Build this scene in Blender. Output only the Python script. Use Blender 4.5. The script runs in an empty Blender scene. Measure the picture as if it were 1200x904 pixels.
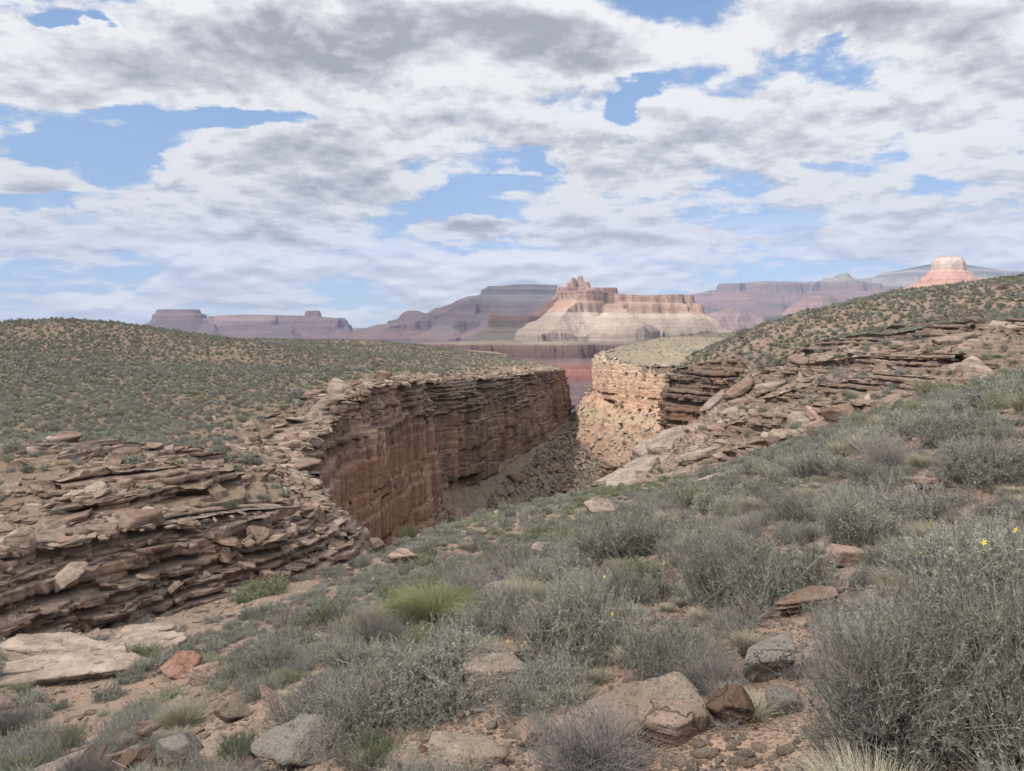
import bpy, math, random
import numpy as np
from mathutils import Vector

R = math.radians
SC = bpy.context.scene
COL = SC.collection

# ------------------------------------------------------------------ camera
FPX = 880.0                      # focal length in pixels of a 1200 px wide picture
V0 = 392.0                       # picture row of the true horizon
PITCH = math.atan((452 - V0) / FPX)
cam_d = bpy.data.cameras.new("camera")
cam_d.sensor_width = 36.0
cam_d.lens = 36.0 * FPX / 1200.0
cam_d.clip_start = 0.05
cam_d.clip_end = 90000
cam = bpy.data.objects.new("camera", cam_d)
COL.objects.link(cam)
cam.location = (0, 0, 0)
cam.rotation_euler = (R(90) - PITCH, 0, 0)
SC.camera = cam
SC.view_settings.view_transform = 'Standard'
SC.view_settings.look = 'None'
SC.view_settings.exposure = 1.08
SC.view_settings.gamma = 1.0
SC.view_settings.use_curve_mapping = False
SC.cycles.use_denoising = True
SC.cycles.max_bounces = 6
SC.cycles.diffuse_bounces = 1
SC.cycles.glossy_bounces = 1
SC.cycles.transparent_max_bounces = 8
SC.cycles.volume_bounces = 0
SC.cycles.sample_clamp_indirect = 4.0

SUN_EL, SUN_AZ = 50.0, 232.0     # azimuth clockwise from +Y (the view direction): behind the camera, to the left
SUN_DIR = Vector((math.sin(R(SUN_AZ)) * math.cos(R(SUN_EL)), math.cos(R(SUN_AZ)) * math.cos(R(SUN_EL)), math.sin(R(SUN_EL))))
sun_d = bpy.data.lights.new("sun", 'SUN')
sun_d.energy = 5.0
sun_d.angle = R(1.2)
sun_d.color = (1.0, 0.94, 0.85)
sun = bpy.data.objects.new("sun", sun_d)
COL.objects.link(sun)
sun.rotation_euler = (-SUN_DIR).to_track_quat('-Z', 'Y').to_euler()
sun.location = (0, 0, 500)

def at(u, v, d):
    """point seen at picture position (u, v) of the 1200x904 photograph, d metres ahead of the viewpoint"""
    a = (u - 600) / FPX
    b = (452 - v) / FPX
    y = math.cos(PITCH) + b * math.sin(PITCH)
    z = -math.sin(PITCH) + b * math.cos(PITCH)
    k = d / y
    return np.array((a * k, d, z * k))

def to_px(P):
    """inverse of at(): world points -> picture u, v"""
    P = np.asarray(P, float)
    f = P[..., 1] * math.cos(PITCH) - P[..., 2] * math.sin(PITCH)
    up = P[..., 1] * math.sin(PITCH) + P[..., 2] * math.cos(PITCH)
    f = np.where(f > 0.01, f, np.nan)
    return 600 + FPX * P[..., 0] / f, 452 - FPX * up / f
# ------------------------------------------------------------------ node helper
class NT:
    def __init__(self, tree):
        self.t = tree
        self.n = tree.nodes
        self.l = tree.links
    def node(self, typ, **kw):
        nd = self.n.new(typ)
        for k, v in kw.items():
            setattr(nd, k, v)
        return nd
    def put(self, sock, val):
        if isinstance(val, bpy.types.NodeSocket):
            self.l.new(val, sock)
        elif val is not None:
            if sock.type == 'RGBA' and len(val) == 3:
                val = (*val, 1.0)
            sock.default_value = val
    def math(self, op, a, b=None, c=None, clamp=False):
        nd = self.node('ShaderNodeMath', operation=op, use_clamp=clamp)
        self.put(nd.inputs[0], a)
        if b is not None: self.put(nd.inputs[1], b)
        if c is not None: self.put(nd.inputs[2], c)
        return nd.outputs[0]
    def vmath(self, op, a, b=None, scale=None):
        nd = self.node('ShaderNodeVectorMath', operation=op)
        self.put(nd.inputs[0], a)
        if b is not None: self.put(nd.inputs[1], b)
        if scale is not None: self.put(nd.inputs['Scale'], scale)
        return nd.outputs['Value'] if op in ('LENGTH', 'DOT_PRODUCT', 'DISTANCE') else nd.outputs['Vector']
    def noise(self, vec, scale, detail=4, rough=0.5, dist=0.0, out='Fac', dims='3D', w=None, lac=2.0):
        nd = self.node('ShaderNodeTexNoise', noise_dimensions=dims)
        if vec is not None: self.put(nd.inputs['Vector'], vec)
        self.put(nd.inputs['Scale'], scale)
        nd.inputs['Detail'].default_value = detail
        nd.inputs['Roughness'].default_value = rough
        nd.inputs['Distortion'].default_value = dist
        nd.inputs['Lacunarity'].default_value = lac
        if w is not None: nd.inputs['W'].default_value = w
        return nd.outputs[out]
    def voronoi(self, vec, scale, feature='F1', out='Distance', rand=1.0):
        nd = self.node('ShaderNodeTexVoronoi', feature=feature)
        self.put(nd.inputs['Vector'], vec)
        self.put(nd.inputs['Scale'], scale)
        nd.inputs['Randomness'].default_value = rand
        return nd.outputs[out]
    def ramp(self, fac, stops, interp='LINEAR'):
        nd = self.node('ShaderNodeValToRGB')
        cr = nd.color_ramp
        cr.interpolation = interp
        while len(cr.elements) > 1: cr.elements.remove(cr.elements[-1])
        cr.elements[0].position = stops[0][0]
        cr.elements[0].color = (*c3(stops[0][1]), 1)
        for p, c in stops[1:]:
            e = cr.elements.new(p)
            e.color = (*c3(c), 1)
        self.put(nd.inputs[0], fac)
        return nd.outputs[0]
    def mix(self, fac, a, b, mode='MIX'):
        nd = self.node('ShaderNodeMix', data_type='RGBA', blend_type=mode)
        self.put(nd.inputs[0], fac)
        self.put(nd.inputs[6], a)
        self.put(nd.inputs[7], b)
        return nd.outputs[2]
    def smooth(self, x, a, b, lo=0.0, hi=1.0):
        nd = self.node('ShaderNodeMapRange', interpolation_type='SMOOTHSTEP')
        self.put(nd.inputs[0], x)
        for i, q in enumerate((a, b, lo, hi)): nd.inputs[i + 1].default_value = q
        return nd.outputs[0]
    def sep(self, v):
        nd = self.node('ShaderNodeSeparateXYZ'); self.put(nd.inputs[0], v)
        return nd.outputs
    def comb(self, x, y, z):
        nd = self.node('ShaderNodeCombineXYZ')
        for i, q in enumerate((x, y, z)): self.put(nd.inputs[i], q)
        return nd.outputs[0]
    def bump(self, h, dist, strength=1.0, normal=None):
        nd = self.node('ShaderNodeBump')
        self.put(nd.inputs['Height'], h)
        nd.inputs['Distance'].default_value = dist
        nd.inputs['Strength'].default_value = strength
        if normal is not None: self.put(nd.inputs['Normal'], normal)
        return nd.outputs[0]

def c3(c):
    return (c, c, c) if isinstance(c, (int, float)) else c

# ------------------------------------------------------------------ sky: Nishita blue with a broken layer of cumulus
world = bpy.data.worlds.new("World")
SC.world = world
world.use_nodes = True
g = NT(world.node_tree)
g.n.clear()
sky = g.node('ShaderNodeTexSky', sky_type='NISHITA')
sky.sun_disc = False
sky.sun_elevation = R(SUN_EL)
sky.sun_rotation = R(SUN_AZ)
sky.altitude = 1200
sky.dust_density = 1.2
sky.ozone_density = 1.3
tc = g.node('ShaderNodeTexCoord')
D = tc.outputs['Generated']
dx, dy, dz = g.sep(D)
zz = g.math('MAXIMUM', dz, 0.0)
zk = g.math('ADD', zz, 0.20)
P = g.comb(g.math('DIVIDE', dx, zk), g.math('DIVIDE', dy, zk), 0.0)

def sky_plane(u, v):
    a = (u - 600) / FPX; b = (452 - v) / FPX
    w = Vector((a, math.cos(PITCH) + b * math.sin(PITCH), -math.sin(PITCH) + b * math.cos(PITCH))).normalized()
    return w.x / (max(w.z, 0) + 0.20), w.y / (max(w.z, 0) + 0.20)

# openings (negative) and solid banks (positive), placed in the plane of the layer: u, v, half-width, half-height in the picture, weight
BLOBS = [(85, 170, 100, 18, -.20), (285, 135, 75, 13, -.22), (150, 205, 60, 14, -.12), (545, 245, 62, 30, -.19), (590, 215, 60, 12, -.14),
         (735, 118, 24, 26, -.20), (625, 185, 22, 14, -.10), (905, 262, 62, 13, -.20), (75, 22, 42, 12, -.22), (365, 238, 26, 10, -.06),
         (30, 235, 60, 10, -.16), (130, 338, 100, 9, -.12), (300, 343, 60, 8, -.08), (440, 352, 60, 14, -.14), (820, 92, 22, 8, -.05),
         (1090, 220, 50, 12, -.12), (975, 60, 16, 12, -.08), (470, 190, 30, 16, -.05), (480, 300, 50, 9, -.10), (690, 318, 60, 8, -.04), (860, 325, 70, 8, -.03),
         (548, 268, 48, 14, .34), (330, 190, 120, 44, .14), (230, 60, 220, 55, .20), (560, 40, 260, 40, .18), (950, 150, 190, 34, .16), (1130, 100, 120, 60, .12), (1010, 25, 150, 45, .20), (1180, 30, 90, 50, .16), (640, 20, 120, 30, .10),
         (730, 205, 90, 24, .13), (200, 275, 170, 22, .12), (770, 275, 120, 20, .12), (1110, 270, 120, 20, .12), (650, 160, 60, 22, .08), (60, 110, 70, 18, .12), (40, 215, 60, 14, .10), (720, 60, 50, 20, .10)]
acc = None
px, py, _ = g.sep(P)
warp = g.noise(P, 3.6, 6, 0.6, out='Color')
wv = g.vmath('SCALE', g.vmath('SUBTRACT', warp, (0.5, 0.5, 0.5)), scale=0.42)
PW = g.vmath('ADD', P, wv)
for (u, v, w, h, k) in BLOBS:
    cx, cy = sky_plane(u, v)
    ex, _y = sky_plane(u + w, v)
    _x, ey = sky_plane(u, v - h)
    _x2, ey2 = sky_plane(u, v + h)
    rx = abs(ex - cx); ry = max(abs(ey - ey2) / 2, 0.04)
    d = g.vmath('LENGTH', g.vmath('MULTIPLY', g.vmath('SUBTRACT', PW, (cx, cy, 0)), (1 / rx, 1 / ry, 0)))
    q = g.smooth(d, 0.35, 1.5, k, 0.0)
    acc = q if acc is None else g.math('ADD', acc, q)

def cloud_field(vec):
    a = g.noise(vec, 1.7, 8, 0.58, 0.2, w=None)
    b = g.noise(vec, 5.6, 7, 0.66, 0.1)
    return g.math('ADD', g.math('MULTIPLY', a, 0.60), g.math('MULTIPLY', b, 0.40))
off = (3.7, 1.9, 0.4)
f0 = g.math('ADD', cloud_field(g.vmath('ADD', P, off)), acc)
P2 = g.vmath('SCALE', P, scale=0.965)
f1 = g.math('ADD', cloud_field(g.vmath('ADD', P2, off)), acc)
alpha = g.smooth(f0, 0.415, 0.515)
thick = g.smooth(f0, 0.50, 0.80)
relief = g.math('MULTIPLY', g.math('SUBTRACT', f0, f1), 4.4)
billow = g.noise(g.vmath('ADD', P, (9.1, 2.2, 1.0)), 9.0, 5, 0.62, 0.2)
bb = g.math('ADD', g.math('MULTIPLY', g.math('SUBTRACT', billow, 0.5), 0.7), relief)
lum = g.math('SUBTRACT', g.math('ADD', bb, 0.98), g.math('MULTIPLY', thick, 0.56))
lum = g.math('MINIMUM', g.math('MAXIMUM', lum, 0.34), 1.02)
ccol = g.ramp(lum, [(0.30, (0.195, 0.20, 0.225)), (0.50, (0.265, 0.27, 0.295)), (0.72, (0.35, 0.355, 0.37)), (1.0, (0.485, 0.485, 0.485))])
blue = g.vmath('SCALE', sky.outputs[0], scale=0.078)
blue = g.vmath('MULTIPLY', blue, (0.92, 1.0, 1.10))
blue = g.mix(g.smooth(dz, 0.10, 0.45, 0.55, 0.22), blue, (0.215, 0.31, 0.44))
# the gaps close up towards the horizon where the layer is seen edge on
el = g.smooth(dz, 0.0, 0.10, 0.40, 0.0)
al2 = g.math('MULTIPLY', alpha, g.smooth(dz, -0.01, 0.05, 0.55, 1.0))
skyc = g.mix(al2, blue, ccol)
# small cumulus low over the horizon
hx = g.math('DIVIDE', dx, g.math('MAXIMUM', g.math('ABSOLUTE', dy), 0.05))
def low_field(dzv):
    q = g.comb(g.math('MULTIPLY', hx, 5.5), g.math('MULTIPLY', dzv, 19.0), 4.2)
    return g.noise(q, 1.0, 6, 0.55, 0.1)
l0 = low_field(dz); l1 = low_field(g.math('ADD', dz, 0.008))
lowm = g.math('MULTIPLY', g.smooth(dz, 0.012, 0.035), g.smooth(dz, 0.17, 0.08))
la = g.math('MULTIPLY', g.smooth(l0, 0.46, 0.54), lowm)
ll = g.math('ADD', 0.82, g.math('MULTIPLY', g.math('SUBTRACT', l0, l1), 4.0))
lcol = g.ramp(ll, [(0.55, (0.31, 0.325, 0.36)), (0.8, (0.43, 0.44, 0.46)), (1.0, (0.56, 0.56, 0.56))])
skyc = g.mix(g.math('MULTIPLY', el, 0.75), skyc, (0.36, 0.42, 0.50))
skyc = g.mix(g.math('MULTIPLY', la, 0.85), skyc, lcol)
bg = g.node('ShaderNodeBackground')
g.put(bg.inputs['Color'], skyc)
bg.inputs['Strength'].default_value = 1.0
out = g.node('ShaderNodeOutputWorld')
g.l.new(bg.outputs[0], out.inputs['Surface'])
# ------------------------------------------------------------------ numpy noise
def _hash(ix, iy, iz, seed):
    h = (ix.astype(np.uint32) * np.uint32(374761393) + iy.astype(np.uint32) * np.uint32(668265263)
         + iz.astype(np.uint32) * np.uint32(2147483647 ^ 0x1234567) + np.uint32((seed * 144665 + 7) & 0xffffffff))
    h = (h ^ (h >> np.uint32(13))) * np.uint32(1274126177)
    h = (h ^ (h >> np.uint32(16))) * np.uint32(2246822519)
    h = h ^ (h >> np.uint32(13))
    return (h & np.uint32(0xffffff)).astype(np.float32) / np.float32(0xffffff)

def vnoise(x, y, z=0.0, seed=0):
    """value noise in -1..1"""
    x = np.asarray(x, np.float64); y = np.asarray(y, np.float64) + x * 0; z = np.asarray(z, np.float64) + x * 0
    x, y, z = x + 5003.17, y + 5009.31, z + 5011.73
    ix, iy, iz = np.floor(x).astype(np.int64), np.floor(y).astype(np.int64), np.floor(z).astype(np.int64)
    fx, fy, fz = x - ix, y - iy, z - iz
    fx = fx * fx * (3 - 2 * fx); fy = fy * fy * (3 - 2 * fy); fz = fz * fz * (3 - 2 * fz)
    r = 0
    for a in (0, 1):
        wa = fx if a else 1 - fx
        for b in (0, 1):
            wb = fy if b else 1 - fy
            for c in (0, 1):
                wc = fz if c else 1 - fz
                r = r + wa * wb * wc * _hash(ix + a, iy + b, iz + c, seed)
    return r * 2 - 1

def vnoise2(x, y, seed=0):
    x = np.asarray(x, np.float64) + 5003.17; y = np.asarray(y, np.float64) + 5009.31
    ix, iy = np.floor(x).astype(np.int64), np.floor(y).astype(np.int64)
    fx, fy = x - ix, y - iy
    fx = fx * fx * (3 - 2 * fx); fy = fy * fy * (3 - 2 * fy)
    o = np.zeros_like(ix)
    return ((1 - fx) * ((1 - fy) * _hash(ix, iy, o, seed) + fy * _hash(ix, iy + 1, o, seed))
            + fx * ((1 - fy) * _hash(ix + 1, iy, o, seed) + fy * _hash(ix + 1, iy + 1, o, seed))) * 2 - 1

def fbm2(x, y, seed=0, octv=5, rough=0.5):
    r, a, t, f = 0, 1.0, 0, 1.0
    for i in range(octv):
        r = r + a * vnoise2(x * f + i * 17.3, y * f - i * 9.1, seed + i); t += a; a *= rough; f *= 2.03
    return r / t

def ridge2(x, y, seed=0, octv=4, rough=0.5):
    r, a, t, f = 0, 1.0, 0, 1.0
    for i in range(octv):
        r = r + a * (1 - 2 * np.abs(vnoise2(x * f + i * 31.3, y * f + i * 7.7, seed + i))); t += a; a *= rough; f *= 2.1
    return r / t

def fbm3(x, y, z, seed=0, octv=4, rough=0.5):
    r, a, t, f = 0, 1.0, 0, 1.0
    for i in range(octv):
        r = r + a * vnoise(x * f + i * 17.3, y * f, z * f, seed + i); t += a; a *= rough; f *= 2.03
    return r / t

def cell1(x, seed):
    """piecewise constant noise in -1..1"""
    ix = np.floor(np.asarray(x, np.float64) + 5003.17).astype(np.int64)
    o = np.zeros_like(ix)
    return _hash(ix, o, o, seed) * 2 - 1

def sstep(x, a, b):
    t = np.clip((x - a) / (b - a), 0, 1)
    return t * t * (3 - 2 * t)

def tps(P, Z, smooth=0.0):
    """thin plate spline through control points -> function of x, y"""
    P = np.asarray(P, float); Z = np.asarray(Z, float); n = len(P)
    def U(r2): return np.where(r2 > 1e-12, r2 * np.log(np.maximum(r2, 1e-12)) * 0.5, 0)
    K = U(((P[:, None] - P[None]) ** 2).sum(-1)) + np.eye(n) * smooth
    Q = np.c_[np.ones(n), P]
    A = np.zeros((n + 3, n + 3)); A[:n, :n] = K; A[:n, n:] = Q; A[n:, :n] = Q.T
    w = np.linalg.solve(A, np.r_[Z, 0, 0, 0])
    def f(x, y):
        x = np.asarray(x, float); y = np.asarray(y, float)
        r = w[n] + w[n + 1] * x + w[n + 2] * y
        for i in range(n):
            r = r + w[i] * U((x - P[i, 0]) ** 2 + (y - P[i, 1]) ** 2)
        return r
    return f

def inside(x, y, poly):
    x = np.asarray(x, float); y = np.asarray(y, float)
    r = np.zeros(x.shape, bool)
    n = len(poly)
    for i in range(n):
        x0, y0 = poly[i]; x1, y1 = poly[(i + 1) % n]
        if y0 == y1: continue
        c = ((y0 > y) != (y1 > y)) & (x < (x1 - x0) * (y - y0) / (y1 - y0) + x0)
        r ^= c
    return r

def dist_line(x, y, line, closed=False):
    """distance to a polyline and the arc parameter of the nearest point"""
    best = np.full(np.shape(x), 1e18); arc = np.zeros(np.shape(x)); s = 0.0
    m = len(line)
    for i in range(m if closed else m - 1):
        a = np.asarray(line[i][:2], float); b = np.asarray(line[(i + 1) % m][:2], float)
        e = b - a; L2 = max(float(e @ e), 1e-9)
        t = np.clip(((x - a[0]) * e[0] + (y - a[1]) * e[1]) / L2, 0, 1)
        d = (x - a[0] - t * e[0]) ** 2 + (y - a[1] - t * e[1]) ** 2
        q = d < best
        best = np.where(q, d, best); arc = np.where(q, s + t * math.sqrt(L2), arc)
        s += math.sqrt(L2)
    return np.sqrt(best), arc

def sdist(x, y, poly):
    """signed distance to a closed outline, positive inside"""
    d, _ = dist_line(x, y, poly, True)
    return np.where(inside(x, y, poly), d, -d)

# ------------------------------------------------------------------ mesh and object helpers
def make_mesh(name, V, F, mat=None, smooth=True, attrs=None, mats=None, mat_idx=None):
    V = np.ascontiguousarray(V, np.float32); me = bpy.data.meshes.new(name)
    me.vertices.add(len(V)); me.vertices.foreach_set('co', V.ravel())
    if isinstance(F, np.ndarray):
        F = np.ascontiguousarray(F, np.int32); k = F.shape[1]
        me.loops.add(F.size); me.loops.foreach_set('vertex_index', F.ravel())
        me.polygons.add(len(F))
        me.polygons.foreach_set('loop_start', np.arange(0, F.size, k, dtype=np.int32))
        me.polygons.foreach_set('loop_total', np.full(len(F), k, np.int32))
        if smooth: me.polygons.foreach_set('use_smooth', np.ones(len(F), bool))
    if attrs:
        for an, av in attrs.items():
            if np.ndim(av) == 2:
                at_ = me.attributes.new(an, 'FLOAT_COLOR', 'POINT')
                at_.data.foreach_set('color', np.ascontiguousarray(av, np.float32).ravel())
            else:
                at_ = me.attributes.new(an, 'FLOAT', 'POINT')
                at_.data.foreach_set('value', np.ascontiguousarray(av, np.float32))
    if mat is not None: me.materials.append(mat)
    for m in (mats or []): me.materials.append(m)
    if mat_idx is not None: me.polygons.foreach_set('material_index', np.ascontiguousarray(mat_idx, np.int32))
    me.update(calc_edges=True)
    return me

def grid_faces(nr, nc, mask=None):
    i = np.arange((nr - 1) * (nc - 1)); r = i // (nc - 1); c = i % (nc - 1)
    a = r * nc + c
    F = np.stack([a, a + 1, a + nc + 1, a + nc], 1)
    if mask is not None:
        m = mask.ravel()
        F = F[m[F[:, 0]] & m[F[:, 1]] & m[F[:, 2]] & m[F[:, 3]]]
    return F

def link(name, data, loc=(0, 0, 0), rot=(0, 0, 0), sc=(1, 1, 1), parent=None, kind=None, label=None, cat=None, group=None):
    o = bpy.data.objects.new(name, data); COL.objects.link(o)
    o.location = loc; o.rotation_euler = rot; o.scale = sc
    if parent: o.parent = parent
    tag(o, kind, label, cat, group)
    return o

def tag(o, kind=None, label=None, cat=None, group=None):
    if kind: o['kind'] = kind
    if label: o['label'] = label
    if cat: o['category'] = cat
    if group: o['group'] = group
    return o

def copy_thing(src, loc, rot=(0, 0, 0), sc=(1, 1, 1), label=None, group=None):
    r = src.copy(); COL.objects.link(r)
    r.location = loc; r.rotation_euler = rot; r.scale = sc
    if label: r['label'] = label
    if group: r['group'] = group
    elif 'group' in r: del r['group']
    for ch in KIDS.get(src.name, []):
        c = ch.copy(); COL.objects.link(c); c.parent = r
    return r
KIDS = {}

# ------------------------------------------------------------------ materials
def new_mat(name):
    m = bpy.data.materials.new(name); m.use_nodes = True
    n = NT(m.node_tree); n.n.clear()
    b = n.node('ShaderNodeBsdfPrincipled'); o = n.node('ShaderNodeOutputMaterial')
    n.l.new(b.outputs[0], o.inputs['Surface'])
    b.inputs['Specular IOR Level'].default_value = 0.15
    b.inputs['Roughness'].default_value = 0.92
    return m, n, b

def soil_material(name, base, alt, dark, scale=1.0, bump=0.03):
    m, n, b = new_mat(name)
    P = n.node('ShaderNodeNewGeometry').outputs['Position']
    a = n.noise(P, 0.35 * scale, 5, 0.6)
    c = n.noise(P, 3.0 * scale, 6, 0.65)
    v = n.voronoi(P, 42 * scale, 'F1', 'Color')
    vd = n.voronoi(P, 42 * scale, 'F1', 'Distance')
    col = n.mix(n.smooth(a, 0.35, 0.65), base, alt)
    col = n.mix(n.math('MULTIPLY', n.smooth(c, 0.45, 0.7), 0.7), col, dark)
    peb = n.sep(v)[0]
    pc = n.ramp(peb, [(0, (.25, .17, .125)), (.35, (.32, .22, .16)), (.7, (.36, .29, .23)), (1, (.46, .38, .31))])
    col = n.mix(n.math('MULTIPLY', n.smooth(vd, 0.42, 0.25), 0.55), col, pc)
    tn = n.sep(n.node('ShaderNodeNewGeometry').outputs['True Normal'])[2]
    rk = n.mix(n.smooth(c, .4, .6), (.15, .105, .08), (.25, .185, .145))
    col = n.mix(n.smooth(tn, .90, .72), col, rk)
    n.put(b.inputs['Base Color'], col)
    h = n.math('ADD', n.math('MULTIPLY', c, 1.2), n.math('MULTIPLY', n.smooth(vd, 0.55, 0.1), 0.6))
    n.put(b.inputs['Normal'], n.bump(h, bump, 1.0))
    return m

def strata_material(name, stops, z0, z1, warp=0.6, fine=1.6, streak=0.5, stain=(0.10, 0.06, 0.05), tread=None, bump=0.25, size=1.0, vary=0.35, light=None, top=None):
    """layered rock: colour bands by height, dark varnish streaks running down, pale treads"""
    m, n, b = new_mat(name)
    geo = n.node('ShaderNodeNewGeometry')
    P = geo.outputs['Position']; x, y, z = n.sep(P)
    w = n.noise(n.vmath('MULTIPLY', P, (1, 1, 3)), 0.05 / size, 4, 0.6)
    zw = n.math('ADD', z, n.math('MULTIPLY', n.math('SUBTRACT', w, 0.5), warp * 2))
    t = n.math('DIVIDE', n.math('SUBTRACT', zw, z0), z1 - z0)
    col = n.ramp(t, stops)
    # fine beds
    bed = n.noise(n.comb(n.math('MULTIPLY', x, 0.03 / size), n.math('MULTIPLY', y, 0.03 / size), n.math('MULTIPLY', z, fine / size)), 1.0, 5, 0.65)
    col = n.mix(vary, col, n.ramp(bed, [(0.30, 0.30), (0.5, 0.5), (0.7, 0.68)]), 'OVERLAY')
    # vertical streaks of desert varnish
    st = n.noise(n.vmath('MULTIPLY', P, (0.55 / size, 0.55 / size, 0.06 / size)), 1.0, 6, 0.62, 0.4)
    ms = n.math('MULTIPLY', n.smooth(st, 0.50, 0.66), streak)
    nz = n.sep(geo.outputs['True Normal'])[2]
    ms = n.math('MULTIPLY', ms, n.smooth(nz, 0.75, 0.35))
    col = n.mix(ms, col, stain)
    if light is not None:
        s2 = n.noise(n.vmath('MULTIPLY', P, (0.30 / size, 0.30 / size, 0.05 / size)), 1.3, 4, 0.6, 0.3)
        ml = n.math('MULTIPLY', n.smooth(s2, 0.54, 0.64), n.smooth(nz, 0.7, 0.3))
        col = n.mix(n.math('MULTIPLY', ml, 0.75), col, light)
    if tread is not None:
        blot = n.noise(P, 0.9 / size, 5, 0.65)
        tc_ = n.mix(n.smooth(blot, 0.4, 0.62), tread, tuple(q * 0.62 for q in tread))
        col = n.mix(n.smooth(nz, 0.55, 0.85), col, tc_)
    sp = n.noise(P, 2.2 / size, 6, 0.7)
    col = n.mix(0.5, col, n.ramp(sp, [(0.32, 0.33), (0.68, 0.66)]), 'OVERLAY')
    n.put(b.inputs['Base Color'], col)
    hb = n.noise(n.vmath('MULTIPLY', P, (1 / size, 1 / size, 2.6 / size)), 1.1, 8, 0.68, 0.2)
    n.put(b.inputs['Normal'], n.bump(hb, bump * size, 0.9))
    return m
# ------------------------------------------------------------------ rims of the side canyon (plan lines through picture points)
def line(*pts): return [at(*p) for p in pts]
L_RIM = line((-420, 700, 17), (-200, 672, 21), (0, 642, 25.5), (60, 634, 27), (110, 628, 28), (165, 618, 30), (215, 610, 31), (262, 602, 33.5), (315, 597, 36), (355, 596, 38),
             (374, 598, 40), (368, 580, 46), (356, 548, 57), (350, 527, 70), (368, 514, 80), (392, 498, 86), (415, 470, 92), (432, 456, 98), (452, 449, 104), (468, 449, 114),
             (484, 448, 120), (494, 448, 127), (486, 447, 142), (496, 446, 160), (520, 446, 172), (548, 444, 184), (574, 444, 196), (584, 442, 212), (608, 439, 232), (628, 436, 262), (645, 434, 280),
             (655, 433, 296), (657, 431, 312), (640, 428, 345), (600, 424, 400))
L_LAND = [tuple(p[:2]) for p in L_RIM] + [(0, 620), (-60, 900), (-900, 900), (-900, -40), (-60, -40)]
L_CTRL = [(-420, 690, 20), (0, 640, 26), (0, 600, 31), (0, 560, 36), (0, 541, 41), (100, 575, 35), (100, 550, 40), (200, 568, 38), (200, 546, 43), (300, 575, 40), (300, 549, 46), (390, 592, 42), (0, 527, 50), (150, 526, 54), (250, 525, 60), (330, 520, 68),
          (0, 495, 66), (100, 480, 78), (200, 470, 92), (300, 462, 105), (380, 470, 95), (420, 450, 108), (0, 440, 110), (100, 425, 135), (0, 392, 170), (70, 376, 200), (150, 381, 215), (220, 391, 235),
          (-60, 385, 190), (-300, 400, 200), (-300, 470, 90), (-300, 560, 50),
          (270, 400, 270), (350, 405, 300), (450, 406, 330), (300, 430, 160), (380, 436, 150), (460, 436, 150), (520, 432, 210), (560, 428, 260), (600, 424, 320), (640, 428, 330),
          (450, 402, 380), (540, 412, 380), (300, 400, 420), (0, 398, 320), (150, 397, 350), (0, 398, 500), (400, 402, 600), (100, 398, 800)]
L_CTRL += [(0, 0, 0)] * 0
cp = np.array([at(*c) for c in L_CTRL] + [p for p in L_RIM])
left_h = tps(cp[:, :2], cp[:, 2], 6.0)

# camera-side land: slope underfoot, ledges and hill on the right
G_RIM = line((392, 668, 41), (425, 655, 44), (462, 638, 48), (500, 624, 53), (545, 611, 59), (590, 601, 65), (640, 590, 71), (690, 578, 76), (722, 562, 78), (742, 545, 80), (762, 532, 83), (778, 518, 86),
             (794, 505, 89), (812, 496, 93), (832, 484, 97), (852, 470, 101), (868, 452, 106), (880, 434, 112), (872, 424, 117), (858, 420, 121), (842, 421, 124), (826, 425, 127), (808, 429, 129), (794, 433, 131),
             (788, 436, 134), (789, 436, 142), (800, 430, 160), (820, 420, 190), (850, 405, 230))
G_LAND = [tuple(p[:2]) for p in G_RIM] + [(100, 300), (700, 520), (900, 300), (900, -200), (-80, -200), (-80, 20)] + [tuple(at(u, v, d)[:2]) for u, v, d in ((-200, 700, 30), (0, 700, 40), (300, 690, 44))]
G_CTRL = [(75, 850, 14), (165, 760, 21), (0, 765, 20), (-200, 820, 15), (300, 692, 30), (190, 735, 23.5), (380, 662, 38), (480, 628, 48), (600, 598, 62), (700, 575, 74), (100, 742, 26), (-100, 760, 24), (300, 690, 36),
          (400, 700, 26), (500, 660, 33), (600, 640, 33), (700, 610, 34), (780, 580, 40),
          (300, 800, 10.5), (420, 760, 11), (600, 760, 6.8), (600, 690, 12), (750, 640, 14), (500, 720, 14), (900, 570, 18), (1000, 520, 20), (1100, 500, 14), (1200, 470, 14), (1300, 440, 18),
          (760, 560, 58), (850, 548, 42), (960, 512, 34), (1080, 482, 30), (1200, 458, 28),
          (800, 505, 80), (850, 495, 70), (900, 480, 66), (1000, 462, 58), (1100, 446, 52), (1200, 428, 50), (870, 450, 98), (900, 430, 98), (1000, 402, 98), (1100, 382, 92), (1200, 372, 85), (1350, 350, 90),
          (1200, 328, 140), (1100, 338, 142), (1000, 353, 142), (900, 378, 138), (868, 390, 136), (840, 408, 132), (820, 420, 131), (1350, 312, 150), (1100, 338, 190), (1300, 312, 230), (950, 372, 190), (870, 400, 220)]
gp = [at(*c) for c in G_CTRL]
for x, y in ((0, 0), (2.5, 0), (-2.5, 0), (0, 3), (2, 3), (-2, 4), (0, -6), (6, 4), (-6, 4), (9, -5), (-9, -5), (4, 7), (-3, 8), (0, -40), (40, -40), (-40, -40)):
    gp.append(np.array((x, y, -1.62 + 0.25 * x - 0.20 * y if y > -10 else -1.6 + .2 * x + .15 * y)))
gp = np.array(gp + [p for p in G_RIM if p[1] < 150])
ground_h = tps(gp[:, :2], gp[:, 2], 3.0)

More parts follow.
